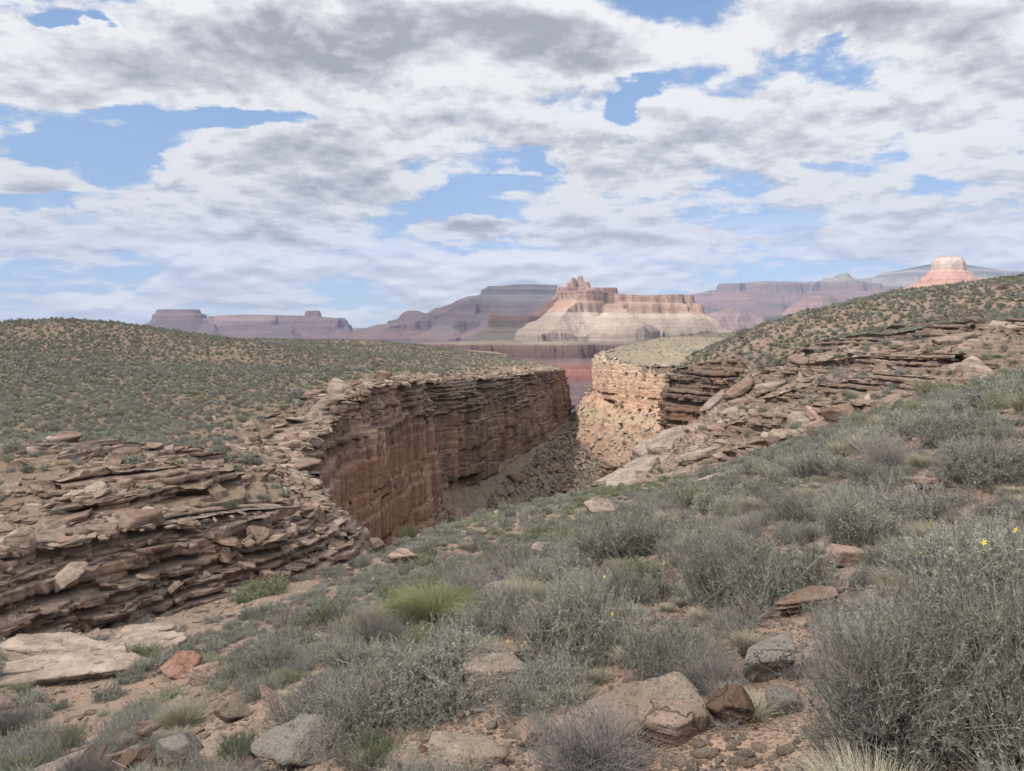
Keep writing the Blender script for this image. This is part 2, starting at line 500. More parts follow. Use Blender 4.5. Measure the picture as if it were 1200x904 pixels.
# far bank: the lit headland
D_RIM = line((960, 400, 330), (850, 424, 240), (815, 430, 238), (790, 430, 240), (770, 430, 246), (752, 429, 252), (738, 428, 262), (722, 425, 268), (708, 421, 274), (700, 417, 288), (704, 414, 310), (716, 410, 340), (735, 407, 380), (760, 405, 440))
D_LAND = [tuple(p[:2]) for p in D_RIM] + [(160, 640), (420, 640), (420, 330)]
dp = np.array([p for p in D_RIM] + [at(*c) for c in ((730, 411, 330), (760, 400, 340), (783, 395, 350), (800, 402, 400), (830, 402, 430), (870, 396, 470), (950, 390, 500), (800, 413, 290), (850, 410, 300), (900, 402, 380))])
d_h = tps(dp[:, :2], dp[:, 2], 8.0)

def polar(th0, th1, nt, r0, r1, nr):
    th = np.linspace(R(th0), R(th1), nt); r = np.geomspace(r0, r1, nr)
    RR, TT = np.meshgrid(r, th, indexing='ij')
    return RR * np.sin(TT), RR * np.cos(TT), RR

LEDGE = [  # ledge belt on the right bank, as a plan outline
    tuple(at(u, v, d)[:2]) for u, v, d in ((722, 562, 80), (762, 530, 86), (800, 502, 92), (870, 452, 110), (905, 432, 105), (960, 436, 84), (1040, 428, 74), (1120, 410, 72), (1290, 395, 66),
                                          (1290, 440, 40), (1130, 462, 42), (1000, 490, 44), (930, 515, 46), (850, 545, 46), (790, 560, 50), (730, 575, 68))]

LEDGE_LINES = [([at(*p) for p in pts], h) for pts, h in (
    ([(868, 468, 92), (905, 470, 80), (960, 468, 72), (1020, 462, 66), (1080, 452, 60), (1150, 442, 54), (1230, 432, 50)], .9),
    ([(850, 498, 74), (900, 492, 68), (960, 486, 62), (1030, 477, 56), (1100, 466, 50), (1170, 455, 46)], .8),
    ([(820, 520, 68), (870, 514, 62), (930, 506, 56), (1000, 497, 50), (1060, 488, 46)], .7),
    ([(890, 450, 98), (950, 446, 88), (1010, 438, 80), (1070, 428, 75), (1140, 415, 70), (1220, 402, 66)], 1.0),
    ([(800, 545, 58), (850, 535, 53), (900, 526, 49), (950, 518, 45)], .6),
    ([(960, 425, 95), (1040, 415, 88), (1120, 400, 82), (1220, 388, 76)], .8))]
def wiggle(P, amp_, sd):
    P = np.array(P); S = np.r_[0, np.cumsum(np.hypot(*(P[1:, :2] - P[:-1, :2]).T))]
    t = np.arange(0, S[-1], 1.5); Q = np.stack([np.interp(t, S, P[:, k]) for k in range(3)], 1)
    Q[:, 1] += amp_ * fbm2(t / 5, t * 0, sd, 3) * 2
    return Q
LEDGE_LINES = [(wiggle(p, 1.6, 300 + i), h) for i, (p, h) in enumerate(LEDGE_LINES)]
LEFT_LINES = [(wiggle([at(*p) for p in pts], 1.0, 330 + i), h) for i, (pts, h) in enumerate((
    ([(-60, 622, 28.5), (60, 612, 30.5), (160, 602, 33), (260, 592, 36.5), (350, 584, 41)], .6),
    ([(-60, 598, 31.5), (60, 590, 34), (180, 582, 37), (280, 576, 41), (350, 570, 46)], .6),
    ([(-80, 575, 35.5), (50, 568, 38), (160, 562, 42), (260, 557, 47), (340, 549, 56)], .55),
    ([(-80, 553, 40.5), (60, 549, 44), (180, 545, 49), (300, 541, 58)], .5)))]
def ledge_raise(x, y, lines=None, box=None):
    lines = lines or LEDGE_LINES
    z = np.zeros(np.shape(x))
    sel = (y > 38) & (y < 112) & (x > 8) if box is None else (y > box[0]) & (y < box[1]) & (x < box[2])
    if not np.any(sel): return z
    xs, ys = x[sel], y[sel]; acc_ = np.zeros(xs.shape)
    for P, h in lines:
        d, arc = dist_line(xs, ys, P[::2]); L = float(np.hypot(*(P[1:, :2] - P[:-1, :2]).T).sum())
        yl = np.interp(xs, P[:, 0], P[:, 1]) if P[-1, 0] > P[0, 0] else np.interp(xs, P[::-1, 0], P[::-1, 1])
        s = np.where(ys > yl, d, -d)
        acc_ += h * sstep(s, 0.2, .9) * np.exp(-np.maximum(s, 0) / 7.0) * sstep(arc, 0, 6) * sstep(L - arc, 0, 6)
    z[sel] = acc_
    return z

def terrace(z, x, y, step, seed, sharp=0.72):
    q = (z + 0.30 * step * fbm2(x * 0.12, y * 0.12, seed, 3) + 0.28 * step * vnoise2(x * .7, y * .7, seed + 9)) / step
    i = np.floor(q); f = q - i
    return (i + sstep(f, sharp, 0.94)) * step + (f * 0.10 * step)

def ground_z(x, y, fine=True):
    x = np.asarray(x, float); y = np.asarray(y, float)
    z = ground_h(x, y)
    r = np.hypot(x, y)
    z = z + 0.9 * fbm2(x * .05, y * .05, 11, 3) * sstep(r, 10, 60) + 0.16 * fbm2(x * .35, y * .35, 12, 4) * sstep(r, 1, 8)
    z = z + ledge_raise(x, y) if np.ndim(x) else z
    sl = sdist(x, y, LEDGE)
    m = sstep(sl, -2.0, 2.5) * sstep(fbm2(x * .08, y * .08, 77, 2) + 0.35, -0.1, 0.3)
    m = np.maximum(m, 0.7 * sstep(fbm2(x * .03, y * .09, 31, 3), 0.10, 0.25) * sstep(x, 8, 20) * sstep(y, 45, 60))
    z = z * (1 - m) + m * terrace(z, x, y, 0.30, 21, .8)
    if fine:
        z = z + 0.035 * fbm2(x * 3, y * 3, 13, 4) * (1 - m)
    return z

def left_z(x, y, fine=True):
    x = np.asarray(x, float); y = np.asarray(y, float)
    z = left_h(x, y)
    r = np.hypot(x, y)
    z = z + 1.2 * fbm2(x * .025, y * .025, 41, 4) * sstep(r, 50, 120)
    dr, _ = dist_line(x, y, L_RIM)
    if np.ndim(x): z = z + ledge_raise(x, y, LEFT_LINES, (18, 75, 0))
    wid = 9 + 10 * sstep(y, 60, 110)
    m = sstep(dr, wid, wid * 0.5) * sstep(fbm2(x * .06, y * .06, 78, 3) + 0.5, -0.1, 0.3)
    m = np.maximum(m, 0.6 * sstep(r, 62, 50))
    z = z * (1 - m) + m * (terrace(z, x, y, 0.34, 22, .8) + .10 * np.round(2 * vnoise2(x * .9, y * .9, 45)) * .5)
    return z + 0.03 * fbm2(x * 2, y * 2, 43, 3)

def head_z(x, y):
    z = d_h(x, y)
    return z + 0.8 * fbm2(np.asarray(x) * .03, np.asarray(y) * .03, 51, 4)

def build_patch(name, grid, zf, land, drop, mat, cut=None, edge=0.3):
    X, Y, _ = grid
    Z = zf(X, Y)
    s = sdist(X, Y, land)
    Z = Z - np.clip((edge - s) / 2.0, 0, 1) * drop
    mask = s > -3.0
    if cut is not None: mask &= cut(X, Y)
    nr, nc = X.shape
    V = np.stack([X, Y, Z], -1).reshape(-1, 3)
    F = grid_faces(nr, nc, mask)[:, ::-1]
    used = np.zeros(len(V), bool); used[F.ravel()] = True
    idx = np.cumsum(used) - 1
    return link(name, make_mesh(name, V[used], idx[F].astype(np.int32), mat, smooth=True), kind='structure')

M_soil = soil_material("soil_gravel", (0.295, 0.205, 0.150), (0.27, 0.205, 0.16), (0.20, 0.14, 0.105))
M_soil_far = soil_material("soil_hillside", (0.27, 0.20, 0.14), (0.24, 0.175, 0.12), (0.16, 0.125, 0.09), 0.6, 0.1)
M_soil_head = soil_material("soil_headland", (0.265, 0.22, 0.16), (0.215, 0.185, 0.135), (0.15, 0.135, 0.10), 0.4, 0.2)

build_patch("ground", polar(-62, 62, 820, 0.35, 40, 640), ground_z, G_LAND, 40, M_soil)
build_patch("hillside", polar(-32, 62, 900, 40, 300, 560), ground_z, G_LAND, 40, M_soil)
build_patch("ground_behind", polar(62, 298, 160, 0.35, 300, 160), ground_z, G_LAND, 40, M_soil)
build_patch("outcrop_top", polar(-60, 4, 760, 17, 70, 560), left_z, L_LAND, 55, M_soil_far, edge=1.8)
build_patch("left_hillside", polar(-60, 4, 560, 70, 900, 460), left_z, L_LAND, 55, M_soil_far, edge=2.6)
build_patch("headland", polar(3, 45, 240, 225, 640, 260), head_z, D_LAND, 40, M_soil_head)
# ------------------------------------------------------------------ canyon walls: beds of rock stacked along a rim line
def resample(P, ds):
    P = np.asarray(P, float)
    # smooth the corners a little (Chaikin)
    for _ in range(2):
        Q = [P[0]]
        for a, b in zip(P[:-1], P[1:]):
            Q += [a * .75 + b * .25, a * .25 + b * .75]
        Q.append(P[-1]); P = np.array(Q)
    seg = np.hypot(*(P[1:, :2] - P[:-1, :2]).T); s = np.r_[0, np.cumsum(seg)]
    if callable(ds):
        out_s = [0.0]
        while out_s[-1] < s[-1]:
            c = [np.interp(out_s[-1], s, P[:, k]) for k in (0, 1)]
            out_s.append(out_s[-1] + ds(math.hypot(*c)))
        t = np.array(out_s[:-1])
    else:
        t = np.arange(0, s[-1], ds)
    return np.stack([np.interp(t, s, P[:, k]) for k in range(3)], 1), t

def strata_wall(name, rim, prof_keys, beds, ds, mat, side=1, zmax=None, zmin=-70, amp=(1.0, 0.35), joint=(1.2, 9.0), seed=1, rough=0.18, cliff_t=None, tuck=2.5,
                jl=2.2, rubble=1.0, talus_dz=1.2, smooth=False, zf=None, warp_z=0.35, topz=None, lam=0.0, mass_t=1e9, mass_f=.3, cliff2=None, rf=.9):
    """rim: points; prof_keys: [(rim index fraction 0..1, [(depth, outward), ...]), ...]; beds: function(depth) -> thickness"""
    rng = np.random.RandomState(seed)
    P, S = resample(rim, ds)
    n = len(P)
    T = np.gradient(P[:, :2], axis=0); T /= np.linalg.norm(T, axis=1)[:, None] + 1e-9
    # blur the normals so that offsets do not fold at corners
    Nn = np.stack([T[:, 1], -T[:, 0]], 1) * side
    k = 9; ker = np.ones(k) / k
    Nn = np.stack([np.convolve(np.pad(Nn[:, i], k // 2, mode='edge'), ker, 'valid') for i in (0, 1)], 1)
    Nn /= np.linalg.norm(Nn, axis=1)[:, None] + 1e-9
    rz = P[:, 2] if zf is None else zf(P[:, 0] - Nn[:, 0] * 1.0, P[:, 1] - Nn[:, 1] * 1.0)
    f = S / S[-1]
    kf = np.array([q[0] for q in prof_keys])
    dep = np.array([[p[0] for p in q[1]] for q in prof_keys], float); out = np.array([[p[1] for p in q[1]] for q in prof_keys], float)
    D = np.stack([np.interp(f, kf, dep[:, j]) for j in range(dep.shape[1])], 1)
    O = np.stack([np.interp(f, kf, out[:, j]) for j in range(out.shape[1])], 1)
    ct = np.interp(f, kf, np.array(cliff_t, float)) if cliff_t is not None else np.full(n, 1e9)
    c2 = np.interp(f, kf, np.array(cliff2, float)) if cliff2 is not None else None
    def prof(t):
        r = np.zeros(n)
        for i in range(D.shape[1] - 1):
            w = np.clip((t - D[:, i]) / np.maximum(D[:, i + 1] - D[:, i], 1e-6), 0, 1)
            r = r + w * (O[:, i + 1] - O[:, i])
        return r + O[:, 0]
    zt = float(rz.max() if zmax is None else zmax)
    rows = []
    # joints: vertical blocks that run through several beds
    def crack(L, sd, zq):
        ph = S / L + 0.5 * vnoise2(S / L * .9, zq * .35 + sd, sd)
        fr = np.abs(ph - np.round(ph)) * L
        return np.exp(-(fr / 0.16) ** 2) * (cell1(np.round(ph) + .5 + np.floor(zq * .22) * 7, sd + 9) > -.2)
    def block(L, sd, zq):
        ph = S / L + 0.6 * vnoise2(S / L * .7, zq * .15, sd)
        return cell1(ph, sd + 3) * 0.6 + cell1(ph * 2.3 + 11, sd + 5) * 0.4
    z = zt + 0.4
    rows.append((np.minimum(rz, zt) + 0.12, np.full(n, -tuck), 0.0))
    rows.append((np.minimum(rz, zt) + 0.10, np.full(n, -tuck * 0.4), 0.3))
    prev_o = None
    mean_ct = ct
    while z > zmin:
        td = zt - z
        th = beds(td, rng)
        z2 = z - th
        zm = (z + z2) / 2
        t = np.maximum(rz - zm, 0)
        cm = 1 - sstep(t, ct - 2.0, ct + 2.0)
        if c2 is not None: cm = np.maximum(cm, sstep(t, c2 - 2, c2 + 3))
        am = amp[0] * (mass_f + (1 - mass_f) * (1 - sstep(t, mass_t, mass_t + 2.5)))
        a1 = amp[1] * am / amp[0]
        o = prof(t) + cm * (am * block(jl * 2.2, int(seed * 97 + td * 3), td) * 0.6 + a1 * rng.uniform(-1, 1) + am * 0.5 * fbm2(S / 3.5, np.full(n, td * 0.7), seed + 71, 4)) \
            - cm * joint[0] * (0.34 * crack(joint[1] * .55, seed + 51, td) + 0.22 * crack(joint[1] * .23, seed + 57, td)) \
            + cm * am * 0.35 * block(jl * .55, int(seed * 31 + td * 5), td) \
            + cm * am * 0.40 * np.round(3 * fbm2(S / 0.7, np.full(n, td * 2.3), seed + 73, 3)) / 3 - cm * am * (0.5 if th < .24 else 0) \
            + cm * joint[0] * (block(joint[1], seed + 31, td * 0.3) * 0.6 + fbm2(S / joint[1] / 1.5, np.full(n, td * 0.06), seed + 41, 3))
        if rubble:
            o = o + (1 - cm) * rubble * (fbm2(S / 2.5, np.full(n, td / 1.6), seed + 61, 5, 0.62) * 1.2 + 1.6 * fbm2(S / 11, np.full(n, td / 7.0), seed + 62, 3))
        o = np.where(rz - z <= 0, np.minimum(o, 0.0), o)
        mcm = float(cm.mean())
        nsub = max(3, int(th / 0.35)) if mcm > 0.2 else max(2, int(th / talus_dz) + 1)
        if lam: nsub = max(4, int(th / .07))
        nsub = min(nsub, 14)
        for q in range(nsub + 1):
            w = q / nsub
            zz_ = z + (z2 - z) * w
            edge = (0.02 * (1 if q in (0,) else 0) + 0.06 * (1 if q == nsub else 0)) * min(1, th * 1.2) + lam * float(cell1(np.array([zz_ * 11.0]), seed + 91)[0])
            oo = o - edge * cm
            if mcm < 0.999:  # talus rows follow the slope continuously
                oc = prof(np.maximum(rz - zz_, 0)) + (1 - cm) * rubble * (fbm2(S / 2.5, np.full(n, (zt - zz_) / 1.6), seed + 61, 5, 0.62) * 1.2 + 1.6 * fbm2(S / 11, np.full(n, (zt - zz_) / 7.0), seed + 62, 3))
                oo = oo * cm + oc * (1 - cm)
            rows.append((np.minimum(np.full(n, zz_), rz + 0.05), oo, 1.0))
        z = z2
    m = len(rows)
    V = np.zeros((m, n, 3))
    for i, (zr, orr, w) in enumerate(rows):
        V[i, :, 0] = P[:, 0] + Nn[:, 0] * orr; V[i, :, 1] = P[:, 1] + Nn[:, 1] * orr; V[i, :, 2] = zr
        if topz is not None and i < 2: V[i, :, 2] = topz(V[i, :, 0], V[i, :, 1]) + (.03 if i else -.12)
    X, Y, Z = V[..., 0], V[..., 1], V[..., 2]
    nn = fbm3(X * rf, Y * rf, Z * rf * 1.8, seed + 5, 4, .6) * rough * 2.2
    zj = fbm2(X * .8, Y * .8, seed + 6, 3) * rough * 0.8
    zj = zj + warp_z * fbm2(S[None, :] / 7.0 + 0 * Z, Z * .35, seed + 83, 4)
    wt = np.array([r[2] for r in rows])[:, None]
    V[..., 0] += Nn[None, :, 0] * nn * wt; V[..., 1] += Nn[None, :, 1] * nn * wt; V[..., 2] += zj * wt
    F = grid_faces(m, n)
    if side > 0: F = F[:, ::-1]
    return link(name, make_mesh(name, V.reshape(-1, 3), F.astype(np.int32), mat, smooth=smooth), kind='structure')

M_tap = strata_material("ledge_sandstone", [(0, (.15, .10, .08)), (.35, (.24, .165, .125)), (.6, (.19, .135, .11)), (.8, (.30, .215, .165)), (1, (.28, .21, .165))], -16, -5, 0.6, 2.2, 0.55,
                        (.075, .055, .05), tread=(.25, .19, .15), bump=0.14, size=0.8, light=(.34, .20, .12))
M_red = strata_material("red_cliff_sandstone", [(0, (.25, .155, .11)), (.25, (.29, .165, .115)), (.5, (.35, .19, .13)), (.75, (.32, .175, .125)), (.86, (.21, .14, .105)), (1, (.26, .185, .14))], -48, -6, 2.0, 1.3, 0.5,
                        (.085, .055, .048), tread=(.27, .21, .165), bump=0.3, size=1.5, light=(.50, .31, .215))
M_talus_wall = strata_material("brown_cliff_sandstone", [(0, (.20, .16, .12)), (.45, (.21, .16, .12)), (.56, (.22, .145, .105)), (.75, (.23, .15, .11)), (.88, (.20, .14, .105)), (1, (.24, .185, .14))], -62, -9, 2.0, 1.2, 0.6,
                        (.075, .055, .05), tread=(.23, .19, .145), bump=0.3, size=2.0, light=(.36, .21, .135))
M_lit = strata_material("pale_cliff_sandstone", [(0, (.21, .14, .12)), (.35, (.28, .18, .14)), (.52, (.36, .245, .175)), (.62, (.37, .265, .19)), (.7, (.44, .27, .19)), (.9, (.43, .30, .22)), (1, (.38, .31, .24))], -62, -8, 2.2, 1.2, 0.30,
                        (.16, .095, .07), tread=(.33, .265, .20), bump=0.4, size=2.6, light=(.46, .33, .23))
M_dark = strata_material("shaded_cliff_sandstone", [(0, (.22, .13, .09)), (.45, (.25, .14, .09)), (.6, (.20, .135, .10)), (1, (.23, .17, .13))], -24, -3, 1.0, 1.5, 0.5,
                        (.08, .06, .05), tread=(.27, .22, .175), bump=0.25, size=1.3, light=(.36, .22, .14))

def seg(line_, a, b): return line_[a:b]
def beds_ledge(t, r): return r.uniform(0.08, 0.26) if r.rand() < 0.8 else r.uniform(0.3, 0.6)
def beds_wall(t, r):
    if t < 10: return r.uniform(0.22, 0.75)
    return r.uniform(0.35, 1.0) if r.rand() < .5 else r.uniform(1.2, 3.2)
def beds_red(t, r):
    if t < 3.5: return r.uniform(0.2, 0.6)
    if t < 7: return r.uniform(0.5, 1.3)
    return r.uniform(1.5, 5.5)
def beds_fine(t, r): return r.uniform(0.3, 0.9)

# 1. stepped outcrop along the gully, from beyond the left edge to its nose
strata_wall("ledge_outcrop", L_RIM[0:14], [(0, [(0, 0), (1.0, 1.2), (3.4, 2.6), (30, 6)]), (0.45, [(0, 0), (1.3, 1.9), (3.2, 2.6), (30, 6)]), (0.72, [(0, 0), (1.2, .8), (4.5, 1.6), (40, 4)]), (1.0, [(0, 0), (2, 1), (9, 2), (50, 5)])],
            beds_ledge, 0.10, M_tap, side=1, zmin=-34, amp=(0.75, 0.45), joint=(0.3, 5.0), seed=3, rough=0.06, rf=2.6, jl=1.7, tuck=1.4, warp_z=.30, lam=.035)
for i, (P, h) in enumerate(LEDGE_LINES + LEFT_LINES):
    zfn = ground_z if i < len(LEDGE_LINES) else left_z
    q = [np.array((a[0], a[1], float(zfn(np.array([a[0]]), np.array([a[1] + 1.2]))[0]))) for a in P[3:-3]]
    strata_wall("ledge", q, [(0, [(0, 0), (.5, .35), (4, 1.4)]), (1, [(0, 0), (.5, .35), (4, 1.4)])], lambda t, r: r.uniform(.10, .34), 0.14, M_tap, side=1,
                zmin=min(p[2] for p in q) - 1.3, amp=(.7, .45), joint=(.3, 5.0), seed=231 + i, rough=.06, rf=2.6, jl=1.6, tuck=1.1, warp_z=.18, lam=.03, zf=zfn, topz=zfn)
# 2. red wall behind it
strata_wall("red_cliff", L_RIM[12:22], [(0, [(0, 0), (4, 1.0), (32, 3), (60, 8)]), (0.5, [(0, -1), (6, 1.5), (32, 3.5), (60, 10)]), (1.0, [(0, 0), (6, 1.5), (27, 3), (62, 34)])],
            beds_red, 0.20, M_red, side=1, zmin=-56, amp=(0.9, 0.35), joint=(2.3, 7.5), seed=5, tuck=4.5, rough=0.10, rf=1.4, jl=2.4, cliff_t=[50, 50, 27], mass_t=5.0, mass_f=.14)
# 3. long brown wall with the talus below it
strata_wall("brown_cliff", L_RIM[20:34], [(0, [(0, 0), (5, 1.2), (23, 3), (62, 40)]), (0.35, [(0, 0), (6, 1.5), (25, 3.5), (64, 52)]), (0.62, [(0, 0), (7, 1.5), (22, 4), (66, 88)]), (0.8, [(0, 0), (7, 1.5), (19, 4), (66, 104)]), (1.0, [(0, 0), (7, 1.5), (20, 4), (66, 90)])],
            beds_wall, 0.40, M_talus_wall, side=1, zmin=-66, amp=(1.0, 0.4), joint=(4.0, 13.0), seed=8, tuck=4.5, rough=0.16, rf=1.2, jl=3.2, cliff_t=[22, 24, 21, 18, 19], rubble=1.1, mass_t=8.5, mass_f=.30)
# 4. near bank under the slope and the white slabs
strata_wall("gully_bank", G_RIM[0:17], [(0, [(0, 0), (2, 1.6), (8, 4), (40, 12)]), (0.5, [(0, 0), (2, 1.5), (8, 4), (40, 12)]), (1, [(0, 0), (3, 1.5), (16, 4), (40, 10)])],
            beds_ledge, 0.22, M_lit, side=-1, zmin=-34, amp=(0.7, 0.3), joint=(0.6, 6.0), seed=11, rough=0.12, jl=2.0, tuck=1.5)
# 5. dark cliff of the right bank
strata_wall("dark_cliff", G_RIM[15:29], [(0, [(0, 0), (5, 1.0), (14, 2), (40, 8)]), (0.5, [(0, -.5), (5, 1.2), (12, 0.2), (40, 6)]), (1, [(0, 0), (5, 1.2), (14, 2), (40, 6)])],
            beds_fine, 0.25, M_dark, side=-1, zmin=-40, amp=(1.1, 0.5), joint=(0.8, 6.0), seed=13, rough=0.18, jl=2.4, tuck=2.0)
# 6. lit headland
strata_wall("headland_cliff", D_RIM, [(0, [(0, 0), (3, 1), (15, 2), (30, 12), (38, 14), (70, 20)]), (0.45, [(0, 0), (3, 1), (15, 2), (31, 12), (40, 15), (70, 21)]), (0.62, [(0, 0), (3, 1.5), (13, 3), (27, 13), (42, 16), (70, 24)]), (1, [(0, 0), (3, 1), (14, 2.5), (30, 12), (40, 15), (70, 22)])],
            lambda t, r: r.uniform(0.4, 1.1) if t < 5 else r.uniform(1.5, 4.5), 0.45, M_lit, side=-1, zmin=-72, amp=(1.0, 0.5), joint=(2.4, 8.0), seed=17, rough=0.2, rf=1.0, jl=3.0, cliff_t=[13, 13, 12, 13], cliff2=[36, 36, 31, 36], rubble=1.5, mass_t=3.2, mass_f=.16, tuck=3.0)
# ------------------------------------------------------------------ floor of the side canyon
def build_floor():
    X, Y, _ = polar(-40, 40, 260, 42, 700, 260)
    Z = -60 - 0.10 * (Y - 100) + 5 * fbm2(X * .02, Y * .02, 91, 5)
    Z = np.where(Y < 120, Z + (120 - Y) * 0.12, Z)
    V = np.stack([X, Y, Z], -1).reshape(-1, 3)
    m = soil_material("canyon_floor_rubble", (0.2, 0.16, 0.12), (0.17, 0.15, 0.11), (0.12, .10, .08), 0.3, 0.4)
    link("canyon_floor", make_mesh("canyon_floor", V, grid_faces(*X.shape)[:, ::-1].astype(np.int32), m), kind='structure')
build_floor()

# ------------------------------------------------------------------ far buttes and mesas: height fields with cliff-and-slope strata
def band_map(bands):
    """bands: (z_lo, z_hi, weight) bottom to top -> arrays U, Z ; weight < 1 makes a cliff, > 1 a bench"""
    U = [0.0]; Z = [bands[0][0]]
    for lo, hi, w in bands:
        U.append(U[-1] + (hi - lo) * w); Z.append(hi)
    return np.array(U), np.array(Z)

def butte(name, th, rr, n, bands, prims, mat, slope=0.62, noise=(30, 300), seed=1, gully=0.6, base=None):
    X, Y, _ = polar(th[0], th[1], n[0], rr[0], rr[1], n[1])
    BU, BZ = band_map(bands)
    toU = lambda z: np.interp(z, BZ, BU)
    wx = X + noise[1] * 0.35 * fbm2(X / noise[1] / 1.3, Y / noise[1] / 1.3, seed, 4)
    wy = Y + noise[1] * 0.35 * fbm2(X / noise[1] / 1.3, Y / noise[1] / 1.3, seed + 8, 4)
    U = np.full(X.shape, -1e9); CAP = np.full(X.shape, -1e9); mg = noise[0] * .7
    for p in prims:
        if p[0] == 'poly':
            o = [q[:2] for q in p[1]]
            s = sdist(wx, wy, o)
            u = toU(p[2]) + mg + np.minimum(s, 0) * slope; zc = p[2] + 0 * u
        else:
            pts = p[1]; w = p[2]; sl = p[3] if len(p) > 3 else slope
            d, arc = dist_line(wx, wy, pts)
            L = np.r_[0, np.cumsum([math.hypot(b[0] - a[0], b[1] - a[1]) for a, b in zip(pts[:-1], pts[1:])])]
            zt = np.interp(arc, L, [q[2] for q in pts])
            u = toU(zt) + mg - np.maximum(d - w * .7, 0) * sl; zc = zt
        q = u > U; U = np.where(q, u, U); CAP = np.where(q, zc, CAP)
    top = U.max()
    nz = gully * ridge2(X / noise[1], Y / noise[1], seed + 20, 5, 0.55) + (1 - gully) * fbm2(X / noise[1] * 2, Y / noise[1] * 2, seed + 30, 5)
    fall = sstep(top - U, 0, (BU[-1] - BU[0]) * 0.25)
    U = U + noise[0] * nz * (0.25 + 0.75 * fall)
    Z = np.interp(U, BU, BZ)
    under = U < 0
    Z = np.where(under, BZ[0] + U * 0.35, Z)
    Z = np.minimum(Z, CAP + noise[0] * .10 * fbm2(X / noise[1] * 2.5, Y / noise[1] * 2.5, seed + 44, 3))
    Z = Z + noise[0] * 0.04 * fbm2(X / 25, Y / 25, seed + 50, 3)
    if base is not None: Z = np.maximum(Z, base - 5)
    V = np.stack([X, Y, Z], -1).reshape(-1, 3)
    return link(name, make_mesh(name, V, grid_faces(*X.shape)[:, ::-1].astype(np.int32), mat, smooth=True), kind='structure')

def az(u): return math.degrees(math.atan((u - 600) / FPX))

def far_material(name, stops, z0, z1, warp, bed, streak_col=(.16, .10, .09), flat=None, size=60.0, vary=0.5):
    m, n, b = new_mat(name)
    geo = n.node('ShaderNodeNewGeometry'); P = geo.outputs['Position']; x, y, z = n.sep(P)
    w = n.noise(P, 1 / (size * 12), 3, 0.5)
    zw = n.math('ADD', z, n.math('MULTIPLY', n.math('SUBTRACT', w, 0.5), warp * 2))
    t = n.math('DIVIDE', n.math('SUBTRACT', zw, z0), z1 - z0)
    col = n.ramp(t, stops)
    bd = n.noise(n.comb(n.math('MULTIPLY', x, .0006), n.math('MULTIPLY', y, .0006), n.math('MULTIPLY', zw, 1 / bed)), 1.0, 5, 0.7)
    col = n.mix(vary, col, n.ramp(bd, [(0.33, 0.26), (0.5, 0.5), (0.67, 0.72)]), 'OVERLAY')
    nz = n.sep(geo.outputs['True Normal'])[2]
    st = n.noise(n.vmath('MULTIPLY', P, (1 / size, 1 / size, 0.12 / size)), 1.0, 6, 0.65, 0.3)
    ms = n.math('MULTIPLY', n.smooth(st, 0.46, 0.66), n.smooth(nz, 0.85, 0.5))
    col = n.mix(n.math('MULTIPLY', ms, 0.38), col, streak_col)
    if flat is not None:
        gr = n.noise(P, 1 / (size * 0.8), 6, 0.7)
        fc = n.mix(n.smooth(gr, 0.4, 0.6), flat, tuple(q * 0.6 for q in flat))
        col = n.mix(n.smooth(nz, 0.965, 0.995), col, fc)
    n.put(b.inputs['Base Color'], col)
    h = n.noise(n.vmath('MULTIPLY', P, (1 / size, 1 / size, 0.5 / size)), 2.4, 8, 0.72)
    n.put(b.inputs['Normal'], n.bump(h, size * 0.35, 1.0))
    return m

def pl(*pts): return [at(*p) for p in pts]

# opposite wall of the river canyon: platform with the pale pyramid butte on it
mat = far_material("pyramid_butte_rock", [(0, (.17, .12, .12)), (.40, (.20, .14, .14)), (.48, (.22, .15, .14)), (.50, (.34, .14, .11)), (.55, (.32, .15, .12)), (.57, (.21, .15, .14)), (.59, (.15, .10, .09)), (.642, (.19, .125, .11)), (.655, (.235, .19, .16)),
                  (.82, (.33, .265, .22)), (.835, (.34, .23, .18)), (.95, (.30, .20, .155)), (.97, (.38, .27, .20)), (1, (.40, .27, .19))], -480, 215, 14, 9, (.15, .09, .08), flat=(.27, .225, .18), size=30)
butte("pyramid_butte", (az(400), az(905)), (1900, 4400), (620, 700),
      [(-600, -330, 1.1), (-330, -260, .6), (-260, -72, 1.1), (-72, -34, .10), (-34, -28, 2.5), (-28, 96, 1.0), (96, 138, .13), (138, 146, 1.6), (146, 205, .10), (205, 225, 2)],
      [('poly', pl((525, 409, 2650), (560, 407, 2500), (610, 405, 2520), (640, 402, 2400), (700, 404, 2440), (760, 408, 2380), (860, 412, 2350), (960, 410, 2400), (1100, 400, 3500), (900, 395, 4300), (640, 393, 4300), (575, 398, 3200)), -29),
       ('line', pl((618, 392, 3020), (640, 374, 3150), (662, 353, 3300), (676, 344, 3400)), 8),
       ('line', pl((676, 342, 3400), (700, 345, 3520), (740, 347, 3500), (786, 346, 3560)), 70),
       ('line', pl((786, 350, 3560), (806, 362, 3500), (838, 386, 3420), (870, 398, 3300)), 10),
       ('line', pl((720, 356, 3400), (735, 378, 3050)), 6)],
      mat, 0.66, (42, 150), 4, 0.6)
